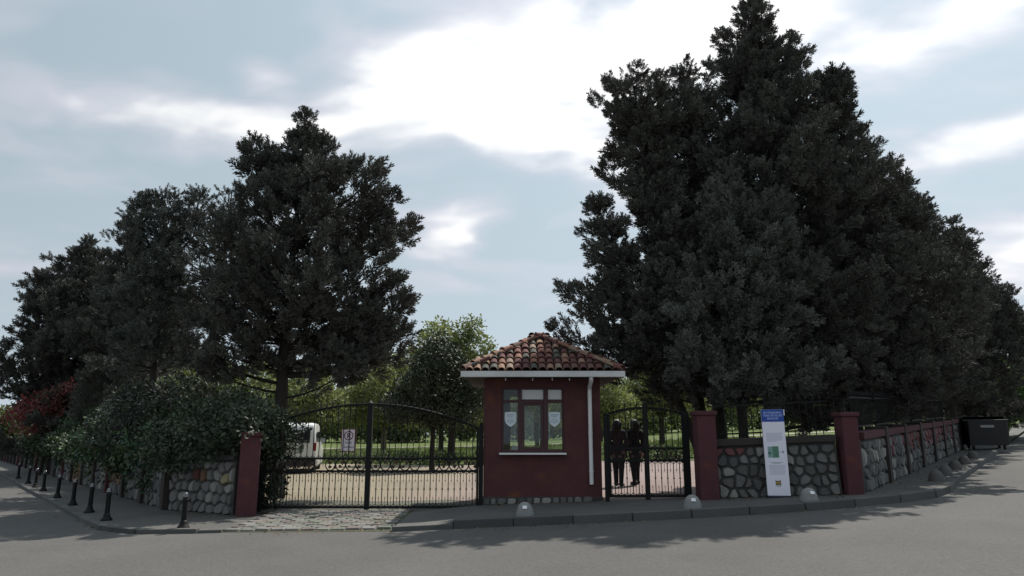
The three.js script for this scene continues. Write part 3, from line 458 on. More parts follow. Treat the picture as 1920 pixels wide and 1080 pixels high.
{ // leaning information board
  const W = 0.42, H = 1.6, t = thing('information_board', 'tall white information board with blue header before the stone wall', 'sign', [5.02, level(5.02) + kUpR, -13.55], -0.1);
  const tex = print(512, 1950, (c, w, h) => {
    c.fillStyle = '#efecf7'; c.fillRect(0, 0, w, h); c.fillStyle = '#1f4aa0'; c.fillRect(0, 0, w, 285);
    c.fillStyle = '#aebbe6'; c.textAlign = 'center'; c.font = 'bold 62px sans-serif'; c.fillText('ZEYTİNBURNU', w / 2, 95, 440); c.fillText('TIBBİ BİTKİLER', w / 2, 162, 440); c.fillText('BAHÇESİ', w / 2, 230, 260);
    const r = mulberry(2); c.fillStyle = '#a6a2ba'; for (let i = 0; i < 9; i++) c.fillRect(75, 540 + i * 23, 340 + r() * 40 - (i === 8 ? 150 : 0), 8);
    c.fillStyle = '#8aa8a6'; c.fillRect(80, 850, 150, 250); c.fillStyle = '#53806a'; c.fillRect(190, 845, 140, 258); c.fillStyle = '#6f9a7c'; for (let i = 0; i < 40; i++) c.fillRect(90 + r() * 220, 860 + r() * 225, 6 + r() * 26, 6 + r() * 18); c.fillStyle = '#47706f'; c.beginPath(); c.ellipse(120, 995, 42, 28, 0, 0, 7); c.fill();
    c.strokeStyle = '#3f4a5c'; c.lineWidth = 5; c.beginPath(); c.moveTo(330, 975); c.lineTo(400, 975); c.stroke(); c.fillStyle = '#33334a'; for (let k = 0; k < 4; k++) { c.save(); c.translate(425, 975); c.rotate(k * Math.PI / 2); c.beginPath(); c.moveTo(0, -42); c.lineTo(12, -8); c.lineTo(-12, -8); c.fill(); c.restore(); }
    c.fillStyle = '#5d7f86'; for (let i = 0; i < 2; i++) c.fillRect(120 + i * 50, 1205 + i * 26, 280 - i * 110, 10); c.fillStyle = '#a3a0ba'; for (let i = 0; i < 9; i++) c.fillRect(85, 1270 + i * 25, 330 + r() * 50, 8);
    c.fillStyle = '#4d4a3c'; c.beginPath(); c.moveTo(196, 1600); c.lineTo(228, 1622); c.lineTo(286, 1622); c.lineTo(318, 1600); c.lineTo(318, 1725); c.lineTo(196, 1725); c.fill(); c.fillStyle = '#b08a3c'; c.fillRect(206, 1640, 100, 40); c.fillStyle = '#7c7a5a'; c.fillRect(206, 1684, 100, 34); c.fillStyle = '#8f8ca3'; c.fillRect(210, 1745, 96, 12);
    for (let i = 0; i < 260; i++) { c.fillStyle = `rgba(70,68,80,${0.05 + r() * 0.08})`; c.fillRect(r() * w, 290 + r() * (h - 290), 1 + r() * 5, 1 + r() * 4); }
  });
  const panel = obj('panel', box(W, H, 0.035, 0, H / 2 + 0.03, 0, 0.006), M(0.4, 0.4, 0.42, 0.5), t);
  const face = shade(new THREE.Mesh(new THREE.PlaneGeometry(W - 0.006, H - 0.006).translate(0, H / 2 + 0.03, 0.0205), new THREE.MeshPhysicalMaterial({ map: tex, roughness: 0.45 }))); face.name = 'printed_face'; t.add(face);
  obj('foot', box(W + 0.02, 0.035, 0.32, 0, 0.0175, -0.08, 0.005), M(0.03, 0.035, 0.06, 0.6), t); obj('corner_tab', box(0.02, 0.11, 0.005, W / 2 - 0.012, H - 0.03, 0.025), whitePaint, t);
  panel.rotation.z = face.rotation.z = 0.012;
}
{ // refuse container
  const t = thing('refuse_container', 'large black wheeled refuse container on the right-hand pavement', 'bin', [17.35, level(17.35) + kUpR, -26.0], -0.35), m = M(0.018, 0.019, 0.02, 0.6), W = 1.25, H = 1.0;
  const s = new THREE.Shape(); s.moveTo(-0.42, 0.18); s.lineTo(0.42, 0.18); s.lineTo(0.5, H); s.lineTo(-0.5, H); s.closePath();
  obj('body', new THREE.ExtrudeGeometry(s, { depth: W - 0.08, bevelEnabled: true, bevelSize: 0.03, bevelThickness: 0.03, bevelSegments: 2 }).translate(0, 0, -(W - 0.08) / 2).rotateY(Math.PI / 2), m, t);
  obj('rim', box(W + 0.06, 0.06, 1.08, 0, H + 0.03, 0, 0.015), m, t);
  obj('lid', new THREE.CylinderGeometry(0.53, 0.53, W + 0.04, 20, 1, false, 0, Math.PI).rotateZ(Math.PI / 2).rotateX(-Math.PI / 2).scale(1, 0.2, 1).translate(0, H + 0.06, 0), M(0.06, 0.065, 0.07, 0.35), t);
  for (const x of [-1, 1]) { obj('trunnion', cyl(0.03, 0.03, 0.14, 0, 0, 0, 8).rotateZ(Math.PI / 2).translate(x * (W / 2 + 0.12), H - 0.15, 0), m, t); for (const z of [-1, 1]) obj('wheel', new THREE.CylinderGeometry(0.09, 0.09, 0.05, 14).rotateZ(Math.PI / 2).translate(x * 0.48, 0.09, z * 0.32), m, t); }
  obj('plate', box(0.42, 0.09, 0.01, -0.02, 0.82, 0.525, 0.003), M(0.3, 0.3, 0.3, 0.6), t);
}

// ---------------------------------------------------------------- white van parked in the yard, rear towards the gate
{
  const t = thing('parked_van', 'white family van parked in the yard, seen from behind', 'van', [-8.62, level(-8.6) + 0.043, -28.0], 0.2);
  const white = M(0.78, 0.78, 0.77, 0.35, { clearcoat: 0.6, clearcoatRoughness: 0.1 }), black = M(0.02, 0.02, 0.022, 0.7), glass = M(0.02, 0.024, 0.026, 0.08), W = 1.78;
  const s = new THREE.Shape(); s.moveTo(0, 0.42); s.lineTo(0.0, 1.02); s.quadraticCurveTo(0.03, 1.5, 0.16, 1.8); s.quadraticCurveTo(0.22, 1.87, 0.4, 1.88); s.lineTo(2.4, 1.86); s.quadraticCurveTo(2.65, 1.83, 2.78, 1.7); s.lineTo(3.35, 1.12); s.lineTo(4.05, 0.95); s.quadraticCurveTo(4.22, 0.85, 4.24, 0.55); s.lineTo(4.22, 0.3); s.lineTo(3.72, 0.26); s.absarc(3.36, 0.31, 0.36, 0, Math.PI, false); s.lineTo(1.2, 0.26); s.absarc(0.82, 0.31, 0.36, 0, Math.PI, false); s.lineTo(0.1, 0.3); s.closePath();
  const bg = new THREE.ExtrudeGeometry(s, { depth: W - 0.24, bevelEnabled: true, bevelSize: 0.07, bevelThickness: 0.12, bevelSegments: 4, curveSegments: 8 }).translate(0, 0, -(W - 0.24) / 2).rotateY(Math.PI / 2);
  { const p = bg.attributes.position; for (let i = 0; i < p.count; i++) { const y = p.getY(i); if (y > 1.0) p.setX(i, p.getX(i) * (1 - 0.13 * (y - 1))); } bg.computeVertexNormals(); }
  obj('body', toCreasedNormals(bg, 0.6), white, t);      // local -z runs forward, the rear face at z = 0
  obj('rear_window', box(1.26, 0.5, 0.05, 0, 0, 0, 0.02).rotateX(-0.17).translate(0, 1.42, 0.035), glass, t);
  obj('bumper', box(1.8, 0.28, 0.2, 0, 0.43, 0.05, 0.05), black, t); obj('number_plate', box(0.5, 0.12, 0.015, 0, 0.86, 0.075, 0.003), M(0.5, 0.5, 0.5, 0.5), t); obj('plate_recess', box(0.72, 0.2, 0.02, 0, 0.88, 0.062, 0.006), M(0.25, 0.25, 0.25, 0.5), t);
  for (const x of [-1, 1]) {
    obj('tail_light', box(0.11, 0.32, 0.1, x * 0.83, 1.02, 0.03, 0.02), M(0.2, 0.02, 0.025, 0.25), t);
    obj('side_window', box(0.02, 0.4, 1.1, x * 0.862, 1.4, -1.5, 0.006), glass, t); obj('side_window', box(0.02, 0.38, 0.5, x * 0.862, 1.4, -0.5, 0.006), glass, t); obj('side_window', box(0.02, 0.38, 0.55, x * 0.862, 1.38, -2.45, 0.006), glass, t);
    const mi = obj('mirror', box(0.2, 0.2, 0.12, x * 1.0, 1.22, -2.62, 0.04), black, t); obj('mirror_glass', box(0.15, 0.15, 0.01, x * 1.0, 1.22, -2.552, 0.004), M(0.4, 0.42, 0.44, 0.1), mi);
    obj('door_handle', box(0.02, 0.03, 0.18, x * 0.9, 1.08, -1.35, 0.006), black, t);
    for (const z of [-0.82, -3.36]) { const w = new THREE.Group(); w.name = 'wheel'; w.position.set(x * 0.78, 0.31, z); t.add(w); obj('tyre', new THREE.TorusGeometry(0.24, 0.085, 8, 20).rotateY(Math.PI / 2), black, w); obj('rim', new THREE.CylinderGeometry(0.19, 0.19, 0.12, 16).rotateZ(Math.PI / 2), M(0.35, 0.35, 0.36, 0.35, { metalness: 0.7 }), w); }
  }
  obj('rear_wiper', box(0.5, 0.02, 0.02, -0.1, 1.24, 0.1), black, t);
}

// ---------------------------------------------------------------- two people behind the small gate
function fieldMesh(bones, [cx, cy, cz], half, n, k) {        // bones: [x1,y1,z1,r1, x2,y2,z2,r2]; a smooth union of tapered capsules
  const mc = new MarchingCubes(n, undefined, false, false, 200000), f = mc.field, hs = n / 2; mc.isolation = 0;
  for (let z = 0; z < n; z++) for (let y = 0; y < n; y++) for (let x = 0; x < n; x++) {
    const X = cx + ((x - hs) / hs) * half, Y = cy + ((y - hs) / hs) * half, Z = cz + ((z - hs) / hs) * half; let d = 9;
    for (const b of bones) {
      const ux = b[4] - b[0], uy = b[5] - b[1], uz = b[6] - b[2], px = X - b[0], py = Y - b[1], pz = Z - b[2], t = clamp((px * ux + py * uy + pz * uz) / (ux * ux + uy * uy + uz * uz + 1e-9));
      const e = Math.hypot(px - ux * t, py - uy * t, (pz - uz * t) * (b[8] ?? 1)) - mixn(b[3], b[7], t), h = clamp(0.5 + (0.5 * (d - e)) / k); d = mixn(d, e, h) - k * h * (1 - h);
    }
    f[x + y * n + z * n * n] = -d;
  }
  mc.update(); const c = mc.count, pos = new Float32Array(c * 3), nor = new Float32Array(c * 3);
  for (let i = 0; i < c; i++) for (let q = 0; q < 3; q++) { pos[i * 3 + q] = mc.positionArray[i * 3 + q] * half + [cx, cy, cz][q]; nor[i * 3 + q] = mc.normalArray[i * 3 + q]; }
  const g = new THREE.BufferGeometry(); g.setAttribute('position', new THREE.BufferAttribute(pos, 3)); g.setAttribute('normal', new THREE.BufferAttribute(nor, 3)); g.setAttribute('uv', new THREE.BufferAttribute(new Float32Array(c * 2), 2)); return g;
}
function handGeo([x, y, z], [dx, dy, dz], side) {      // palm, four fingers with a knuckle bend and a thumb off the side of the palm
  const d = V(dx, dy, dz).normalize(), s = V(0, 0, 1).cross(d).normalize().multiplyScalar(side), n = s.clone().cross(d), at = (a, b, c) => [x + d.x * a + s.x * b + n.x * c, y + d.y * a + s.y * b + n.y * c, z + d.z * a + s.z * b + n.z * c], B = [];
  for (const b of [-0.026, -0.009, 0.009, 0.026]) B.push([...at(-0.01, b * 0.7, 0), 0.017, ...at(0.075, b, 0), 0.0125]);
  [[-0.028, 0.05], [-0.0095, 0.062], [0.0095, 0.066], [0.028, 0.06]].forEach(([b, l]) => { B.push([...at(0.075, b, 0), 0.0098, ...at(0.075 + l * 0.55, b * 1.1, 0.008), 0.009], [...at(0.075 + l * 0.55, b * 1.1, 0.008), 0.009, ...at(0.075 + l, b * 1.1, 0.03), 0.0078]); });
  B.push([...at(0.012, 0.028, 0.004), 0.013, ...at(0.05, 0.052, 0.012), 0.0105], [...at(0.05, 0.052, 0.012), 0.0105, ...at(0.082, 0.05, 0.026), 0.0085]);
  return fieldMesh(B, at(0.06, 0, 0.01), 0.12, 56, 0.006);
}
function headGeo([x, y, z], turn) {      // skull, jaw, nose, brow, ears, lips; front is +z before the turn
  const B = [[0, 0.02, -0.015, 0.088, 0, 0.03, 0.012, 0.086], [0, -0.06, 0.02, 0.052, 0, -0.085, 0.045, 0.034], [-0.03, -0.02, 0.03, 0.05, 0.03, -0.02, 0.03, 0.05], [0, 0.012, 0.092, 0.009, 0, -0.022, 0.112, 0.013], [-0.03, 0.026, 0.084, 0.012, 0.03, 0.026, 0.084, 0.012], [-0.018, -0.052, 0.084, 0.007, 0.018, -0.052, 0.084, 0.007], [-0.016, -0.064, 0.08, 0.008, 0.016, -0.064, 0.08, 0.008], [-0.09, 0.01, -0.005, 0.014, -0.088, -0.025, 0.0, 0.01], [0.09, 0.01, -0.005, 0.014, 0.088, -0.025, 0.0, 0.01]];
  return fieldMesh(B, [0, -0.01, 0.015], 0.16, 60, 0.02).rotateY(turn).translate(x, y, z);
}
function person(label, [x, z], turn, cm, pm, skin, hairM, pose) {
  const t = thing('person', label, 'person', [x, level(x) + 0.046, z], turn, 'people behind the small gate');
  const { armL, armR, stride, s } = pose, B = [];
  // torso, neck, pelvis
  B.push([-0.075, 0.93, 0, 0.125, 0.075, 0.93, 0, 0.125, 1.15], [0, 1.0, 0, 0.125, 0, 1.18, 0.01, 0.115, 1.2], [-0.09, 1.3, 0, 0.105, 0.09, 1.3, 0, 0.105, 1.15], [-0.06, 1.22, 0.05, 0.075, 0.06, 1.22, 0.05, 0.075], [-0.14, 1.365, -0.01, 0.052, 0.14, 1.365, -0.01, 0.052], [0, 1.36, -0.01, 0.055, 0, 1.47, 0.005, 0.046]);
  const top = [], legs = [], hands = [];
  for (const [sd, a] of [[-1, armL], [1, armR]]) { const sh = [sd * 0.175, 1.355, -0.01]; top.push([...sh, 0.056, ...a[0], 0.046], [...a[0], 0.046, ...a[1], 0.034]); const d = [a[2][0], a[2][1], a[2][2]]; hands.push(handGeo([a[1][0] + d[0] * 0.02, a[1][1] + d[1] * 0.02, a[1][2] + d[2] * 0.02], d, -sd)); }
  for (const sd of [-1, 1]) { const f = sd * stride; legs.push([sd * 0.085, 0.88, 0, 0.098, sd * 0.09, 0.48, 0.03 + f * 0.5, 0.062], [sd * 0.09, 0.48, 0.03 + f * 0.5, 0.06, sd * 0.09, 0.09, f, 0.043]); }
  const feet = []; for (const sd of [-1, 1]) { const f = sd * stride; feet.push([sd * 0.09, 0.055, f - 0.03, 0.045, sd * 0.1, 0.03, f + 0.15, 0.03]); }
  obj('body', [fieldMesh([...B, ...top, ...legs, ...feet], [0, 0.76, 0.02], 0.84, 120, 0.035), headGeo([0, 1.555, 0.02], pose.look), ...hands], skin, t);
  const grow = (L, g, cut = () => true) => L.filter(cut).map((b) => [b[0], b[1], b[2], b[3] + g, b[4], b[5], b[6], b[7] + g, b[8] ?? 1]);
  obj('jacket', fieldMesh([...grow(B.slice(0, 5), 0.018), ...grow(top, 0.017), [0, 0.84, 0, 0.15, 0, 0.95, 0, 0.14, 1.15]], [0, 1.1, 0.05], 0.46, 84, 0.04), cm, t);
  obj('trousers', fieldMesh(grow(legs, 0.014).concat([[-0.06, 0.92, 0, 0.13, 0.06, 0.92, 0, 0.13, 1.15]]), [0, 0.5, 0.0], 0.54, 84, 0.02), pm, t);
  obj('shoes', fieldMesh(grow(feet, 0.014), [0, 0.12, 0.04], 0.32, 60, 0.015), M(0.03, 0.03, 0.03, 0.7), t);
  const hr = []; const c = Math.cos(pose.look), q = Math.sin(pose.look), hp = (a, b, d) => [a * c + d * q, 1.555 + b, 0.02 - a * q + d * c];
  hr.push([...hp(0, 0.05, -0.03), 0.104, ...hp(0, 0.06, 0.0), 0.098], [...hp(-0.075, 0.04, 0.0), 0.045, ...hp(-0.085, -0.1, 0.0), 0.036], [...hp(0.075, 0.04, 0.0), 0.045, ...hp(0.085, -0.1, 0.0), 0.036], [...hp(-0.06, 0, -0.07), 0.06, ...hp(-0.09, pose.hair, -0.055), 0.042], [...hp(0.06, 0, -0.07), 0.06, ...hp(0.09, pose.hair, -0.055), 0.042], [...hp(0, 0, -0.09), 0.07, ...hp(0, pose.hair - 0.02, -0.085), 0.05]);
  const hair = fieldMesh(hr, [0, 1.48, -0.02], 0.32, 70, 0.03); { const p = hair.attributes.position; for (let i = 0; i < p.count; i++) { const w = 0.006 * Math.sin(p.getX(i) * 190 + p.getY(i) * 25); p.setZ(i, p.getZ(i) + w); } hair.computeVertexNormals(); }
  obj('hair', hair, hairM, t);
  const eyeM = M(0.02, 0.015, 0.012, 0.2); for (const e of [-0.032, 0.032]) { const p = hp(e, 0.004, 0.083), m = obj('eye', new THREE.SphereGeometry(0.0115, 10, 8), eyeM, t); m.position.set(...p); }
  t.scale.setScalar(s); return t;
}
{
  const skin = M(0.38, 0.22, 0.16, 0.6), dk = M(0.02, 0.019, 0.022, 0.9), hairM = M(0.016, 0.011, 0.009, 0.55);
  person('person in dark jacket with shoulder-length hair and a bag at the hip, nearer the gatehouse', [2.78, -18.7], 2.75, M(0.03, 0.022, 0.028, 0.95), dk, skin, hairM, { armL: [[-0.25, 1.1, -0.03], [-0.12, 1.02, 0.19], [0.8, 0.15, 0.25]], armR: [[0.25, 1.1, -0.02], [0.13, 1.08, 0.2], [-0.8, 0.1, 0.25]], stride: 0.1, look: -0.35, hair: -0.28, s: 0.995 });
  const b = thing('shoulder_bag', 'dark shoulder bag hanging at the hip of the person nearer the gatehouse', 'bag', [2.53, level(2.78) + 0.93, -18.74], 1.2); obj('pouch', new RoundedBoxGeometry(0.26, 0.22, 0.1, 3, 0.035), M(0.09, 0.05, 0.06, 0.6), b); obj('strap', new THREE.TorusGeometry(0.11, 0.009, 5, 16, Math.PI).scale(1, 3.9, 1).translate(0, 0.08, 0.03), M(0.09, 0.05, 0.06, 0.6), b);
  person('person in black with long dark hair, arms hanging, beside the middle gate post', [3.26, -18.85], 3.5, M(0.014, 0.014, 0.016, 0.95), M(0.016, 0.016, 0.02, 0.9), skin, hairM, { armL: [[-0.24, 1.1, -0.04], [-0.26, 0.87, 0.05], [0, -1, 0.15]], armR: [[0.25, 1.1, -0.03], [0.27, 0.87, 0.06], [0, -1, 0.15]], stride: -0.09, look: 0.25, hair: -0.36, s: 0.985 });
}

// ---------------------------------------------------------------- trees and shrubs
const Y = V(0, 1, 0);
class Spray {      // collects copies of one small foliage shape
  constructor(geo, mat) { this.geo = geo; this.mat = mat; this.m = []; this.c = []; }
  add(p, dir, s, twist, col) { const q = new THREE.Quaternion().setFromUnitVectors(Y, dir).multiply(new THREE.Quaternion().setFromAxisAngle(Y, twist)); this.m.push(new THREE.Matrix4().compose(p, q, V(s, s, s))); this.c.push(col); }
  build(name, parent) { const im = new THREE.InstancedMesh(this.geo, this.mat, this.m.length), c = new THREE.Color(); this.m.forEach((m, i) => { im.setMatrixAt(i, m); c.setRGB(...this.c[i]); im.setColorAt(i, c); }); im.name = name; im.userData.kind = 'stuff'; shade(im); parent.add(im); return im; }
}
function rhomb(pos, a, dir, side, len, wid) { const b = a.clone().addScaledVector(dir, len * 0.45).addScaledVector(side, wid), d = a.clone().addScaledVector(dir, len * 0.45).addScaledVector(side, -wid), e = a.clone().addScaledVector(dir, len); pos.push(...a.toArray(), ...b.toArray(), ...e.toArray(), ...a.toArray(), ...e.toArray(), ...d.toArray()); }
function finish(pos) { const g = new THREE.BufferGeometry(); g.setAttribute('position', new THREE.Float32BufferAttribute(pos, 3)); g.computeVertexNormals(); return g; }
const plumes = [1, 2, 3].map((seed) => {        // cypress-like plume: branchlets forking off a short axis, all pointing outwards
  const r = mulberry(seed * 101), pos = [], rnd = () => r() * 2 - 1;
  for (let i = 0; i < 17; i++) { const t = 0.04 + (i / 17) * 0.82, a = i * 2.4 + rnd() * 0.5, d = V(Math.cos(a), 0.85 + 0.7 * t + rnd() * 0.2, Math.sin(a)).normalize(), s = V(rnd(), rnd(), rnd()).cross(d).normalize(), p = V(rnd() * 0.03, t, rnd() * 0.03); const L = (0.5 - 0.22 * t) * (0.75 + 0.5 * r()); rhomb(pos, p, d, s, L, 0.04 + 0.025 * r()); const d2 = d.clone().addScaledVector(s, 0.8 * Math.sign(rnd())).normalize(); rhomb(pos, p.clone().addScaledVector(d, L * 0.4), d2, d.clone().cross(s).normalize(), L * 0.55, 0.032); }
  rhomb(pos, V(0, 0.3, 0), V(rnd() * 0.1, 1, rnd() * 0.1).normalize(), V(1, 0, 0), 0.75, 0.05); rhomb(pos, V(0, 0.3, 0), V(0, 1, 0), V(0, 0, 1), 0.7, 0.05); return finish(pos);
});
const leafTufts = [1, 2].map((seed) => {        // loose ball of broad leaves
  const r = mulberry(seed * 57), pos = [], rnd = () => r() * 2 - 1;
  for (let i = 0; i < 16; i++) { const p = V(rnd(), rnd(), rnd()).normalize().multiplyScalar(0.35 + 0.65 * r()), d = p.clone().normalize().add(V(rnd() * 0.8, rnd() * 0.8 + 0.15, rnd() * 0.8)).normalize(), s = V(rnd(), rnd(), rnd()).cross(d).normalize(); rhomb(pos, p, d, s, 0.42 + 0.2 * r(), 0.13 + 0.05 * r()); }
  return finish(pos);
});
const needleMat = M(1, 1, 1, 0.9), leafMat = new THREE.MeshPhysicalMaterial({ color: lin(1, 1, 1), roughness: 0.9, transmission: 0.5, thickness: 0 });
const gloss = new THREE.MeshPhysicalMaterial({ color: lin(1, 1, 1), roughness: 0.6, transmission: 0.15, thickness: 0 });
const lerpTable = (tab, h) => { for (let i = 1; i < tab.length; i++) if (h <= tab[i][0]) { const [a, ra] = tab[i - 1], [b, rb] = tab[i]; return mixn(ra, rb, (h - a) / (b - a)); } return tab[tab.length - 1][1]; };

// A conifer: a trunk that may lean, limbs all round it, each limb carrying clumps of plumes.
// R and Lf list [height, reach] to the right and to the left; extra limbs reach for points of their own.
function conifer(label, o) {
  const { x, z, h, lean = [0, 0], R, Lf, limbs = 110, size = 0.36, dens = 8, tone = [0.092, 0.093, 0.078], seed = 1, r0 = 0.16, bare = 0, extra = [], clump = 0.25, fill = 1.0, whorl = 0.62, layered = 0.75, zr = 0.85, up = 0, leaders = [] } = o;
  const t = thing('conifer_tree', label, 'tree', [x, level(x) + up - 0.05, z]), r = mulberry(seed * 7919), rnd = () => r() * 2 - 1, wood = [], sprays = plumes.map((g) => new Spray(g, needleMat));
  const trunkAt = (y) => { const k = clamp(y / h); return V(lean[0] * Math.pow(k, 1.2) + 0.05 * Math.sin(k * 7 + seed), y, lean[1] * Math.pow(k, 1.2) + 0.05 * Math.cos(k * 6 + seed)); };
  const tp = []; for (let i = 0; i <= 12; i++) tp.push(trunkAt((i / 12) * h * 0.985)); obj('trunk', tube(tp, r0, 0.012, 9), bark, t);
  const tuft = (p, out, rad, n, sc = 1) => {
    const shade_ = 0.75 + 0.5 * r(), small = sc * (0.55 + 0.45 * clamp((h - p.y) / 2.2));
    for (let i = 0; i < n; i++) {
      const d = V(rnd(), rnd(), rnd()); if (d.lengthSq() > 1) { i--; continue; }
      const q = p.clone().addScaledVector(d, rad), dir = d.clone().multiplyScalar(0.8).addScaledVector(out, 0.8).add(V(0, 0.5, 0)).normalize(), k = shade_ * (0.8 + 0.4 * r());
      sprays[Math.floor(r() * 3)].add(q, dir, size * small * (0.6 + 0.6 * r()), r() * 6.3, [tone[0] * k, tone[1] * k, tone[2] * k]);
    }
  };
  const limb = (a, tip, thick, full, den = dens) => {      // foliage narrows towards the tip, with side twigs that end in tufts
    const L = a.distanceTo(tip), mid = a.clone().lerp(tip, 0.55).add(V(rnd() * 0.12 * L, -0.12 * L, rnd() * 0.12 * L)), curve = new THREE.QuadraticBezierCurve3(a, mid, tip), out = tip.clone().sub(a).normalize();
    wood.push(tube(curve.getPoints(5), thick, 0.008, 4));
    const m = Math.max(2, Math.round(L / 0.27));
    for (let i = 0; i < m; i++) {
      const k = full + (1 - full) * ((i + 0.6 + 0.4 * rnd()) / m), p = curve.getPoint(clamp(k)), taper = 1.1 - 0.72 * clamp(k); if (r() < bare) continue;
      const sideways = V(rnd(), rnd() * 0.45, rnd()).multiplyScalar(0.62 * Math.min(1, L * 0.45) * taper), q = p.clone().add(sideways);
      if (sideways.length() > 0.18 && r() > 0.4) wood.push(tube([p, p.clone().lerp(q, 0.6).add(V(0, 0.03, 0)), q], 0.012, 0.004, 3));
      tuft(q, out.clone().addScaledVector(sideways, 0.8).normalize(), clump * (0.7 + 0.5 * r()) * (0.45 + 0.6 * taper), den, 0.75 + 0.3 * taper);
    }
    tuft(tip, out, clump * 0.25, Math.round(den * 0.6), 0.8);
  };
  const y0 = R[0][0], y1 = h;
  for (let i = 0; i < limbs * fill; i++) {
    const k = (i + r() * 0.8) / (limbs * fill), y_ = mixn(y0, y1 * 0.985, Math.pow(k, 0.88)), y = Math.min(h * 0.985, mixn(y_, (Math.round(y_ / whorl) + 0.12 * rnd()) * whorl, layered)), az = i * 2.39996 + rnd() * 0.4, c = Math.cos(az), s = Math.sin(az);
    const rr = lerpTable(R, y), rl = lerpTable(Lf, y), wave = 0.3 + 1.3 * vnoise(c * 1.5 + seed * 3.7, Math.round(y / whorl) * 0.83 + s * 1.5), reach = ((c > 0 ? rr : rl) * c * c + zr * ((rr + rl) / 2) * s * s) * wave, L = Math.max(0.12, reach * (0.8 + 0.3 * r()) - 0.12), rise = L * (0.15 + 0.5 * k + 0.25 * r());
    const a = trunkAt(Math.max(0.5, y - rise * 0.9)), tip = trunkAt(y).add(V(c * L, 0.1 * rnd(), s * L)); limb(a, tip, 0.012 + 0.014 * Math.min(2.5, L), L > 1.4 ? 0.28 : 0.1);
  }
  for (const [ya, ex, ey, ez, th, den] of extra) limb(trunkAt(ya), V(ex, ey, ez), th, 0.45, den);
  for (const [ya, ex, ey, ez, hl, rad] of leaders) {       // a second top: its own upright stem with short limbs
    const a = trunkAt(ya), b = V(ex, ey, ez), c = V(ex + rnd() * 0.1, ey + hl, ez); wood.push(tube([a, a.clone().lerp(b, 0.6).add(V(0, -0.15, 0)), b, c], 0.07, 0.01, 5));
    const n = Math.round(hl * 13); for (let i = 0; i < n; i++) { const k = i / n, az = i * 2.4, L = rad * (0.25 + 0.75 * Math.sin(Math.PI * clamp(0.12 + k * 0.88))) * (0.75 + 0.4 * r()), p = b.clone().lerp(c, k); limb(p, p.clone().add(V(Math.cos(az) * L, 0.45 * L, Math.sin(az) * L)), 0.012, 0.1); }
  }
  const w = obj('limbs', wood, bark, t); w.userData.kind = 'stuff';
  const crown = new THREE.Group(); crown.name = 'crown'; crown.userData.kind = 'stuff'; t.add(crown); sprays.forEach((s, i) => s.build('foliage', crown)); return t;
}
// A broad-leaved tree or shrub: lobes of leaf tufts on forked limbs. lobes: [x, y, z, rx, ry, rz]
function broadleaf(name, label, category, o) {
  const { x, z, lobes, trunk = 0.14, fork = 1.6, tone = [0.09, 0.12, 0.03], seed = 1, tuft = 0.26, dens = 60, up = 0, mat = leafMat, group, wood = bark, tones } = o;
  const t = thing(name, label, category, [x, level(x) + up - 0.04, z], 0, group), r = mulberry(seed * 4099), rnd = () => r() * 2 - 1, tw = [], sp = leafTufts.map((g) => new Spray(g, mat));
  if (trunk) obj('trunk', tube([V(0, 0, 0), V(0.04 * rnd(), fork * 0.5, 0.04 * rnd()), V(0.08 * rnd(), fork, 0.08 * rnd())], trunk, trunk * 0.7, 8), wood, t);
  lobes.forEach(([lx, ly, lz, rx, ry, rz], li) => {
    const c = V(lx, ly, lz); if (trunk) tw.push(tube([V(0, fork * 0.95, 0), V(lx * 0.4, mixn(fork, ly, 0.6), lz * 0.4), c], trunk * 0.55, 0.02, 5));
    const n = Math.round(dens * Math.pow(rx * ry * rz, 0.667) * 3);
    for (let i = 0; i < n; i++) {
      const d = V(rnd(), rnd(), rnd()); const l = d.length(); if (l > 1 || l < 0.05) { i--; continue; } d.multiplyScalar(Math.pow(l, -0.55));      // more towards the outside
      const w = 0.82 + 0.36 * fbm(d.x * 2 + li * 5 + 9, d.y * 2 + d.z * 2 + 4, 3); const p = V(lx + d.x * rx * w, ly + d.y * ry * w, lz + d.z * rz * w); if (p.y < 0.12) continue; const kk = 0.7 + 0.6 * r(), tn = tones ? tones[Math.floor(r() * tones.length)] : tone;
      sp[i & 1].add(p, V(rnd(), rnd() + 0.6, rnd()).normalize(), tuft * (0.65 + 0.6 * r()), r() * 6.3, [tn[0] * kk, tn[1] * kk, tn[2] * kk]); if (trunk && i % 9 === 0) tw.push(tube([c, c.clone().lerp(p, 0.5).add(V(0.05 * rnd(), 0.06, 0.05 * rnd())), p], 0.016, 0.004, 3));
    }
  });
  if (tw.length) { const w = obj('limbs', tw, wood, t); w.userData.kind = 'stuff'; }
  const crown = new THREE.Group(); crown.name = trunk ? 'crown' : 'foliage'; crown.userData.kind = 'stuff'; t.add(crown); sp.forEach((s) => s.build('leaves', crown)); return t;
}

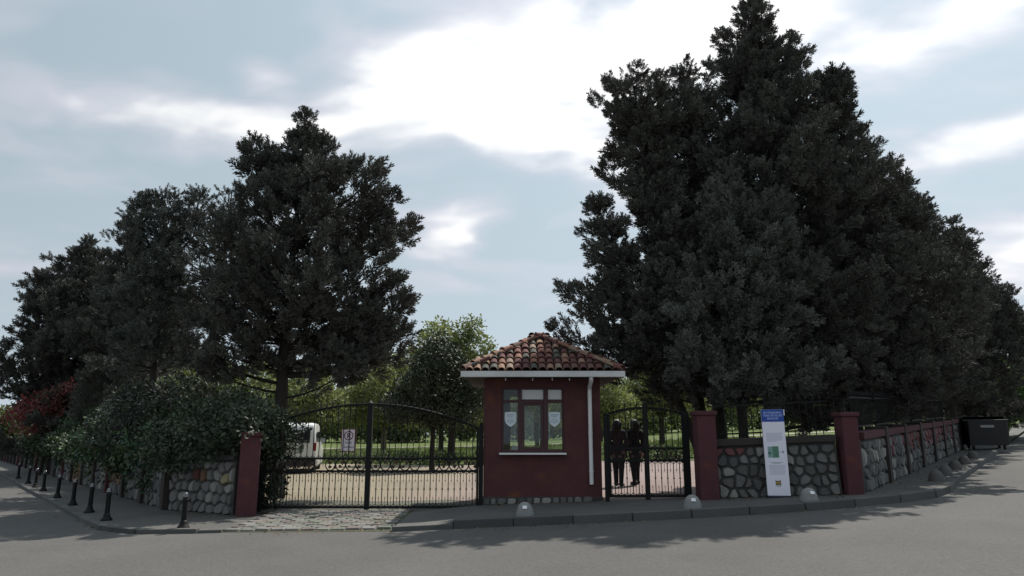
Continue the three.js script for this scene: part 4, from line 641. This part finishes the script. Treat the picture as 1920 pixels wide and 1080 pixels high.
// --- right-hand clump behind the stone wall
conifer('tallest dark conifer, its spire touching the top of the picture, behind the corner pillar', { x: 6.5, z: -17.5, h: 13.4, lean: [0.25, 0], R: [[2.2, 2.8], [3.4, 3.8], [6, 3.9], [8.2, 3.2], [9.6, 2.5], [11, 1.7], [12, 0.95], [13, 0.45], [13.4, 0.1]], Lf: [[2.2, 2], [4, 2.5], [7, 2.1], [9, 1.5], [11, 1.15], [12.2, 0.95], [13, 0.5], [13.4, 0.1]], limbs: 190, seed: 3, r0: 0.24, dens: 9, leaders: [[8.3, 2.15, 9.2, 0.2, 1.5, 0.42]] });
conifer('dark conifer with a blunt top at the left of the right-hand clump', { x: 4.7, z: -16.9, h: 11.0, lean: [-1.55, 0], R: [[2.6, 1.5], [5, 1.6], [8, 1.2], [10, 1.1], [11, 0.6]], Lf: [[2.6, 1.7], [5, 1.7], [7, 0.8], [8.5, 0.8], [10, 0.75], [11, 0.3]], limbs: 120, seed: 5, dens: 9, zr: 0.8 });
conifer('dark conifer with a broken crown just left of the tallest one', { x: 5.1, z: -17.4, h: 11.3, lean: [-0.45, 0], R: [[2.4, 1.6], [6, 1.4], [9, 1.1], [10.4, 0.95], [11.3, 0.4]], Lf: [[2.4, 1.6], [6, 1.4], [9, 1.0], [10.4, 0.9], [11.3, 0.4]], limbs: 110, seed: 6, dens: 9 });
conifer('leaning dark conifer whose low branches hang over the gatehouse roof', { x: 4.5, z: -16.3, h: 7.1, lean: [-2.6, 0.1], R: [[2.7, 0.9], [4.5, 1.1], [6, 0.55], [7.1, 0.12]], Lf: [[2.7, 0.6], [3.6, 1.0], [5, 1.2], [5.7, 0.85], [6.4, 0.55], [7.1, 0.12]], limbs: 80, seed: 8, r0: 0.12, dens: 8, size: 0.34, zr: 0.9, extra: [[3, -3.5, 3.75, 0.1, 0.03, 7], [3.2, -3.1, 4.6, 0.6, 0.03, 7], [2.9, -2.8, 3.3, 0.8, 0.03, 7]] });
conifer('smaller grey-green conifer standing in front of the tallest one behind the wall', { x: 5.15, z: -15.6, h: 7.4, R: [[2.3, 1.3], [3.2, 1.8], [5, 1.45], [6.5, 0.8], [7.4, 0.2]], Lf: [[2.3, 1.3], [3.2, 1.9], [5, 1.5], [6.5, 0.8], [7.4, 0.2]], limbs: 110, seed: 9, r0: 0.13, tone: [0.112, 0.117, 0.1], dens: 8, size: 0.35, leaders: [[4.5, 0.8, 5.4, 0.3, 1.3, 0.4]] });
conifer('dark conifer with a forked top right of the tallest one', { x: 9.0, z: -18.4, h: 10.6, lean: [0.35, 0], R: [[1.6, 2.6], [4, 2.8], [7, 2.0], [9, 1.0], [10.6, 0.15]], Lf: [[1.6, 2.2], [4, 2.4], [7, 1.8], [9, 0.9], [10.6, 0.15]], limbs: 120, seed: 10, dens: 8 });
conifer('dark conifer second along the right-hand wall, with a stepped outline', { x: 10.7, z: -20.6, h: 10.5, lean: [0.5, 0], R: [[2.2, 1.2], [4, 1.7], [7, 1.5], [9, 1.0], [10.5, 0.15]], Lf: [[1.6, 2.2], [4, 2.4], [7, 1.8], [9, 1.0], [10.5, 0.15]], limbs: 110, seed: 11, dens: 8 });
conifer('dark conifer third along the right-hand wall', { x: 12.7, z: -22.6, h: 10.0, lean: [0.3, 0], R: [[2.2, 1.1], [4, 1.6], [7, 1.4], [9, 0.8], [10, 0.15]], Lf: [[1.6, 2.2], [4, 2.4], [7, 1.7], [9, 0.8], [10, 0.15]], limbs: 100, seed: 12, dens: 8 });
conifer('dark conifer fourth along the right-hand wall', { x: 14.6, z: -24.6, h: 9.4, lean: [0.5, 0], R: [[2.2, 1.1], [4, 1.6], [6.5, 1.4], [8.3, 0.8], [9.4, 0.15]], Lf: [[1.5, 2], [4, 2.2], [6.5, 1.6], [8.3, 0.8], [9.4, 0.15]], limbs: 95, seed: 13, dens: 8 });
conifer('dark conifer fifth along the right-hand wall, with tufted side branches', { x: 16.9, z: -27.2, h: 9.4, lean: [1.1, 0], R: [[2.2, 1.0], [4, 1.5], [6.5, 1.3], [8.3, 0.8], [9.4, 0.15]], Lf: [[1.5, 2], [4, 2.2], [6.5, 1.6], [8.3, 0.8], [9.4, 0.15]], limbs: 95, seed: 14, dens: 8 });
conifer('dark conifer next to last along the right-hand wall, above the refuse container', { x: 20.2, z: -31.2, h: 8.9, lean: [1.2, 0], R: [[1.5, 2.2], [4, 2.6], [6, 2.0], [7.8, 1.0], [8.9, 0.15]], Lf: [[1.5, 2.4], [4, 2.6], [6, 2.0], [7.8, 1], [8.9, 0.15]], limbs: 95, seed: 15, dens: 8, size: 0.43 });
conifer('farthest dark conifer at the right-hand edge', { x: 25.2, z: -37, h: 8.6, lean: [1.0, 0], R: [[1.5, 2.6], [4, 3.2], [6, 2.4], [7.6, 1.2], [8.6, 0.2]], Lf: [[1.5, 2.8], [4, 3.2], [6, 2.4], [7.6, 1.2], [8.6, 0.2]], limbs: 95, seed: 16, dens: 8, size: 0.47 });
// --- left-hand group
conifer('big dark conifer with a spreading flat-layered crown, standing in the yard', { x: -5.75, z: -17.5, h: 10.2, lean: [0.1, 0], R: [[3.35, 1.90], [4.38, 1.90], [5.47, 2.04], [6.56, 2.19], [7.51, 1.90], [8.31, 1.39], [9.04, 0.80], [9.70, 0.15]], Lf: [[3.35, 2.33], [4.38, 2.55], [5.47, 2.62], [6.56, 2.33], [7.73, 2.11], [8.60, 1.68], [9.19, 0.80], [9.70, 0.15]], limbs: 120, seed: 21, r0: 0.2, dens: 7, bare: 0.15, whorl: 0.72, layered: 0.9, size: 0.41, zr: 0.8,
  extra: [[6.78, 2.73, 7.55, 0.29, 0.05, 8], [6.56, 2.41, 7.07, 0.15, 0.04, 8], [3.79, 2.84, 5.4, 0.22, 0.06, 12], [3.57, 3.06, 4.81, 0.36, 0.06, 14], [3.35, 2.92, 4.16, 0.29, 0.06, 14], [3.06, 2.48, 3.57, 0.44, 0.05, 12], [3.28, 2.33, 4.67, 0.66, 0.05, 14], [3.21, 2.7, 4.38, -0.44, 0.05, 14], [3.21, 2.11, 3.79, -0.29, 0.05, 12], [2.84, -2.33, 3.79, 0.36, 0.05, 9], [2.62, -1.75, 3.21, 0.58, 0.04, 9], [2.48, 1.6, 3.06, 0.51, 0.04, 9]], leaders: [[7.44, -0.98, 8.17, 0.15, 0.95, 0.40], [7.73, 0.55, 8.24, 0.07, 1.13, 0.40]] });
conifer('thin half-bare conifer with a leaning trunk left of the big spreading one', { x: -9.0, z: -20.3, h: 9.2, lean: [0.4, 0], R: [[4.6, 1.2], [6, 1.3], [8, 1.0], [9.2, 0.3]], Lf: [[4.6, 1.4], [6, 1.5], [8, 1.2], [9.2, 0.4]], limbs: 85, seed: 22, r0: 0.16, dens: 5, bare: 0.6, size: 0.32, clump: 0.24 });
conifer('slender conifer with loose upright tufts at its top beside the left-hand wall', { x: -10.3, z: -20.2, h: 9.2, lean: [-0.3, 0], R: [[3.6, 1.3], [5, 1.5], [7.2, 1.1], [8.5, 0.8], [9.2, 0.3]], Lf: [[3.6, 1.3], [5, 1.5], [7.2, 1.1], [8.5, 0.8], [9.2, 0.3]], limbs: 100, seed: 23, r0: 0.15, dens: 6, bare: 0.18, size: 0.34, leaders: [[6.8, 0.75, 7.5, 0.1, 1.4, 0.45], [6.8, -0.75, 7.6, 0.2, 1.1, 0.4]], tone: [0.1, 0.108, 0.094] });
conifer('narrow dark conifer between the slender one and the broad one at the left edge', { x: -15.3, z: -26.8, h: 10.6, R: [[1.6, 1.8], [5, 1.7], [8, 1.1], [9.6, 0.6], [10.6, 0.15]], Lf: [[1.6, 1.8], [5, 1.7], [8, 1.2], [9.6, 0.6], [10.6, 0.15]], limbs: 100, seed: 24, dens: 8 });
conifer('broad dark conifer at the left-hand edge', { x: -18.9, z: -31, h: 10.6, lean: [-0.7, 0], R: [[1.5, 3.0], [4, 3.2], [7, 2.6], [9, 1.6], [10.6, 0.3]], Lf: [[1.5, 3.2], [4, 3.5], [6, 3.0], [8, 2.1], [9.6, 1.1], [10.6, 0.3]], limbs: 150, seed: 25, dens: 9, size: 0.45 });
conifer('dark conifer half hidden behind the slender one', { x: -15.2, z: -30.5, h: 9.6, R: [[1.6, 1.9], [5, 1.9], [8, 1.1], [9.6, 0.2]], Lf: [[1.6, 1.9], [5, 1.9], [8, 1.1], [9.6, 0.2]], limbs: 90, seed: 26, dens: 8, size: 0.39 });
// --- ivy and shrubs along the left-hand wall
{
  const dir = dirL, n = [-0.771, 0.637], spots = [[1.2, 0.5, 1.5, 'nearest the painted stones'], [3.4, 0.45, 1.7, 'second from the painted stones'], [5.8, 0.5, 1.9, 'third from the painted stones'], [8.4, 0.45, 2.0, 'fourth from the painted stones'], [11.2, 0.5, 1.8, 'fifth from the painted stones'], [14.4, 0.5, 1.9, 'sixth from the painted stones'], [18.5, 0.4, 2.0, 'below the broad left-edge conifer'], [23.5, 0.4, 2.1, 'farthest along the wall']];
  spots.forEach(([s, inn, hh, w], i) => {
    const x = wallB0[0] + dir[0] * s - n[0] * (inn + 0.25), z = wallB0[1] + dir[1] * s - n[1] * (inn + 0.25), q = hash2(i, 5);
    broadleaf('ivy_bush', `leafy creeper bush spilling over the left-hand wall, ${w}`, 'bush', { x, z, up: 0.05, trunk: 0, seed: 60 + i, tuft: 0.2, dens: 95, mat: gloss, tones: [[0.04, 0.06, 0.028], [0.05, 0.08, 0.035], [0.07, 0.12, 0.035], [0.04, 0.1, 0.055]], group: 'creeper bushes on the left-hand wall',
      lobes: [[0, hh * 0.62, 0, 1.25, hh * 0.55, 0.75], [n[0] * 0.75, 1.25, n[1] * 0.75, 1.0, 0.42, 0.42], [dir[0] * 0.8, hh * 0.95, dir[1] * 0.8, 0.8, 0.55 + q * 0.3, 0.7], [-dir[0] * 0.6, hh * 1.08, -dir[1] * 0.6, 0.75, 0.5, 0.6]] });
  });
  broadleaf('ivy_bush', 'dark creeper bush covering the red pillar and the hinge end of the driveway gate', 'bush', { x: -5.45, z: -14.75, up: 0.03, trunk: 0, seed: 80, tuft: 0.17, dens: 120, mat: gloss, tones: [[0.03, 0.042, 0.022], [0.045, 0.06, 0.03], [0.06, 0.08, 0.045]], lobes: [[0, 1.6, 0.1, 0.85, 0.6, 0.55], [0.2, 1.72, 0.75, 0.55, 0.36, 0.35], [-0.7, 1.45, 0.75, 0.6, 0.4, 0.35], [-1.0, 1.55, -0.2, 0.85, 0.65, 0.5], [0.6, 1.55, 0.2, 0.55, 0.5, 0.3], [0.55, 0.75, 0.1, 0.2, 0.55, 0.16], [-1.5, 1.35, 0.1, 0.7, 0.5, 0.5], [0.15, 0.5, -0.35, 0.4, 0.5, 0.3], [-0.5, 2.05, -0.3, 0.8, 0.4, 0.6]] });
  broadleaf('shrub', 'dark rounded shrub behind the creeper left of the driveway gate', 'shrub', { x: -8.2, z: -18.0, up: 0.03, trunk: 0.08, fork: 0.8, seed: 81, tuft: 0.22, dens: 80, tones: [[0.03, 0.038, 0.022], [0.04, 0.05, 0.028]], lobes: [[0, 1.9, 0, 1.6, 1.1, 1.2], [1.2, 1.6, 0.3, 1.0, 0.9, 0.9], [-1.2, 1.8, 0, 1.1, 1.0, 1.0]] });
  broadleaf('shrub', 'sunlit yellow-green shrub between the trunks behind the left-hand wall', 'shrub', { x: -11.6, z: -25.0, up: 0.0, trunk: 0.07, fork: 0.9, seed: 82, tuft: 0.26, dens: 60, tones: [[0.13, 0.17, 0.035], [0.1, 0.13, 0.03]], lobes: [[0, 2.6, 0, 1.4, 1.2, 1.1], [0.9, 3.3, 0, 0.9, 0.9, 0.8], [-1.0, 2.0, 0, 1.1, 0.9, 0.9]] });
  broadleaf('red_shrub', 'red-leaved shrub above the far end of the left-hand wall', 'shrub', { x: -19.0, z: -28.8, up: 0.0, trunk: 0.06, fork: 1.2, seed: 83, tuft: 0.26, dens: 60, tones: [[0.28, 0.05, 0.05], [0.22, 0.06, 0.05]], lobes: [[-0.6, 2.5, 0, 0.8, 0.7, 0.6], [0.2, 2.9, 0, 0.5, 0.5, 0.5], [0.7, 3.4, 0.1, 0.3, 0.3, 0.3]] });
}
broadleaf('shrub', 'bright green sunlit bush at the far right beyond the refuse container', 'shrub', { x: 23.6, z: -33.8, up: 0.1, trunk: 0.08, fork: 0.9, seed: 84, tuft: 0.3, dens: 60, tones: [[0.1, 0.19, 0.03], [0.14, 0.22, 0.04], [0.08, 0.12, 0.03]], lobes: [[0, 2.5, 0, 1.2, 1.0, 1.1], [1.0, 2.0, 0.2, 1.1, 1.0, 1.0], [-0.4, 1.5, 0.2, 0.9, 0.8, 0.8]] });
// --- park trees seen through and above the gates
broadleaf('park_tree', 'dark round-crowned tree on a slim trunk in the park, right of the gate middle', 'tree', { x: -3.3, z: -29.5, trunk: 0.13, fork: 1.7, seed: 90, tuft: 0.26, dens: 75, mat: gloss, tones: [[0.03, 0.042, 0.02], [0.04, 0.055, 0.026]], lobes: [[0, 3.3, 0, 1.5, 1.3, 1.3], [0.9, 2.6, 0.3, 1.1, 0.8, 0.9], [-1.0, 2.6, 0.1, 1.1, 0.7, 0.9], [0.2, 4.5, 0, 1.0, 1.0, 0.9], [1.4, 3.4, 0, 0.9, 0.9, 0.8]] });
broadleaf('park_tree', 'tall light green tree rising beside the gatehouse roof', 'tree', { x: -3.1, z: -36, trunk: 0.2, fork: 2.2, seed: 91, tuft: 0.34, dens: 45, tones: [[0.18, 0.21, 0.055], [0.23, 0.26, 0.08], [0.12, 0.15, 0.04]], lobes: [[0, 4.2, 0, 1.9, 1.6, 1.6], [1.0, 5.6, 0, 1.1, 1.0, 1.0], [0.9, 7.0, 0, 0.6, 0.5, 0.5], [-0.6, 6.2, 0, 1.1, 1.0, 1.0], [1.6, 3.2, 0.3, 1.2, 1.2, 1.0], [-1.6, 4.8, 0, 1.2, 1.1, 1.0]] });
const parkTone = [[0.23, 0.26, 0.075], [0.27, 0.29, 0.11], [0.18, 0.2, 0.06], [0.13, 0.16, 0.05]];
[[-13, -44, 1.0, 'behind the parked van'], [-8.3, -46, 1.1, 'in line with the driveway gate middle'], [-5.5, -55, 1.15, 'half hidden by the dark round crown'], [2.2, -62, 1.1, 'behind the gatehouse'], [5.2, -47, 1.0, 'behind the small gate'], [11, -52, 1.2, 'behind the wall and information board'], [-19, -52, 1.2, 'left of the parked van'], [-27, -58, 1.3, 'far left behind the conifers'], [18, -60, 1.3, 'far right behind the conifers'], [-1.5, -66, 1.3, 'at the far edge of the lawn'], [-14, -70, 1.4, 'at the far edge of the lawn left of the van'], [9, -72, 1.4, 'at the far edge of the lawn beyond the two people']].forEach(([x, z, s, w], i) => broadleaf('park_tree', `sunlit green park tree ${w}`, 'tree', { x, z, trunk: 0.2 * s, fork: 1.8 * s, seed: 100 + i, tuft: 0.42, dens: 22, tones: parkTone, wood: i % 3 === 1 ? paleBark : bark, group: 'sunlit trees in the park', lobes: [[0, 3.6 * s, 0, 2.2 * s, 1.5 * s, 1.9 * s], [1.5 * s, 2.9 * s, 0.3, 1.5 * s, 1.1 * s, 1.4 * s], [-1.6 * s, 3.0 * s, 0, 1.5 * s, 1.2 * s, 1.4 * s], [0.3, 4.8 * s, 0, 1.4 * s, 1.1 * s, 1.3 * s]] }));
[[0.3, -33.2, 1.6, 'inside the yard edge right of the dark tree'], [-1.6, -34.5, 2.0, 'just behind the dark round-crowned tree'], [-5.6, -35.2, 2.2, 'beside the no-parking plate'], [5.8, -31.8, 1.8, 'seen through the small gate'], [-8.0, -37.5, 2.4, 'beyond the parked van']].forEach(([x, z, s, w], i) => broadleaf('low_hedge', `low clipped hedge ${w}`, 'hedge', { x, z, trunk: 0, seed: 130 + i, tuft: 0.22, dens: 60, tones: [[0.05, 0.075, 0.022], [0.07, 0.1, 0.028]], lobes: [[0, 0.3, 0, s, 0.32, 0.5], [s * 0.7, 0.28, -0.1, s * 0.6, 0.3, 0.45]] }));
// far wood that closes the view
{
  const sp = new Spray(leafTufts[0], leafMat), r = mulberry(444), rnd = () => r() * 2 - 1;
  for (let k = 0; k < 120; k++) { const x = -110 + k * 2.1 + rnd() * 2, z = -100 - r() * 30 - Math.abs(x) * 0.2, h = 5 + r() * 4; for (let i = 0; i < 130; i++) { const d = V(rnd(), rnd(), rnd()).normalize().multiplyScalar(Math.pow(r(), 0.4)); const kk = 0.7 + 0.6 * r(); sp.add(V(x + d.x * 3.8, level(x) + h * 0.5 + d.y * h * 0.5, z + d.z * 3), V(rnd(), 1, rnd()).normalize(), 0.9 + 0.6 * r(), r() * 6, [0.1 * kk, 0.13 * kk, 0.035 * kk]); } }
  const w = sp.build('far_wood', scene); w.userData = { kind: 'stuff', label: 'belt of sunlit trees closing the view beyond the lawns', category: 'wood' };
  const pos = []; for (let i = 0; i < 7; i++) { const a = i * 2.4, d = V(Math.cos(a) * 0.45, 1, Math.sin(a) * 0.45).normalize(); rhomb(pos, V(Math.cos(a) * 0.05, 0, Math.sin(a) * 0.05), d, V(-Math.sin(a), 0, Math.cos(a)), 0.14 + 0.05 * (i % 3), 0.008); }
  const gs = new Spray(finish(pos), leafMat); for (let i = 0; i < 9000; i++) { const z = -33.5 - Math.pow(r(), 1.5) * 34, x = -16 + r() * 36; if (z > -36 && x < -2) continue; const k = 0.7 + 0.6 * r(); gs.add(V(x, level(x), z), V(rnd() * 0.2, 1, rnd() * 0.2).normalize(), 0.9 + r(), r() * 6, [0.12 * k, 0.16 * k, 0.035 * k]); }
  const gr = gs.build('grass', scene); gr.userData = { kind: 'stuff', label: 'short grass growing on the park lawns', category: 'grass' };
}
// dry leaves blown along the kerbs and wall feet
{
  const pos = []; rhomb(pos, V(-0.5, 0.06, 0), V(1, 0.1, 0).normalize(), V(0, 0.25, 1).normalize(), 1, 0.27); const sp = new Spray(finish(pos), M(1, 1, 1, 0.95)), r = mulberry(909), rnd = () => r() * 2 - 1;
  const strew = (a, b, n, spread, up) => { for (let i = 0; i < n; i++) { const k = r(), q = Math.pow(r(), 2.2) * spread, l = Math.hypot(b[0] - a[0], b[1] - a[1]), nx = -(b[1] - a[1]) / l, nz = (b[0] - a[0]) / l, x = mixn(a[0], b[0], k) + nx * q, z = mixn(a[1], b[1], k) + nz * q, t = 0.5 + r(); sp.add(V(x, level(x) + up(x), z), V(rnd() * 0.25, 1, rnd() * 0.25).normalize(), 0.035 + 0.035 * r(), r() * 6.3, [0.16 * t, 0.11 * t, 0.055 * t]); } };
  strew([-0.6, -12.0], [6.4, -12.85], 260, 0.5, () => 0.004); strew([-4.2, -11.9], [-0.6, -12.02], 90, 0.4, () => 0.004); strew([-9, -14.9], [-6.4, -12.1], 90, 0.4, () => 0.004);
  strew([3.95, -13.8], [6.2, -13.42], 130, 0.5, (x) => rampR(x) + 0.003); strew([-0.6, -14.45], [1.8, -14.4], 90, 0.4, (x) => rampR(x) + 0.003); strew([-7.1, -14.9], [-5.4, -13.9], 90, 0.6, (x) => rampL(x) + 0.003); strew(cornerR, [cornerR[0] + dirR[0] * 14, cornerR[1] + dirR[1] * 14], 260, 0.7, (x) => rampR(x) + 0.003);
  const l = sp.build('leaf_litter', scene); l.userData = { kind: 'stuff', label: 'dry brown leaves blown along the kerbs and wall feet', category: 'leaf litter' };
}
renderer.render(scene, camera);
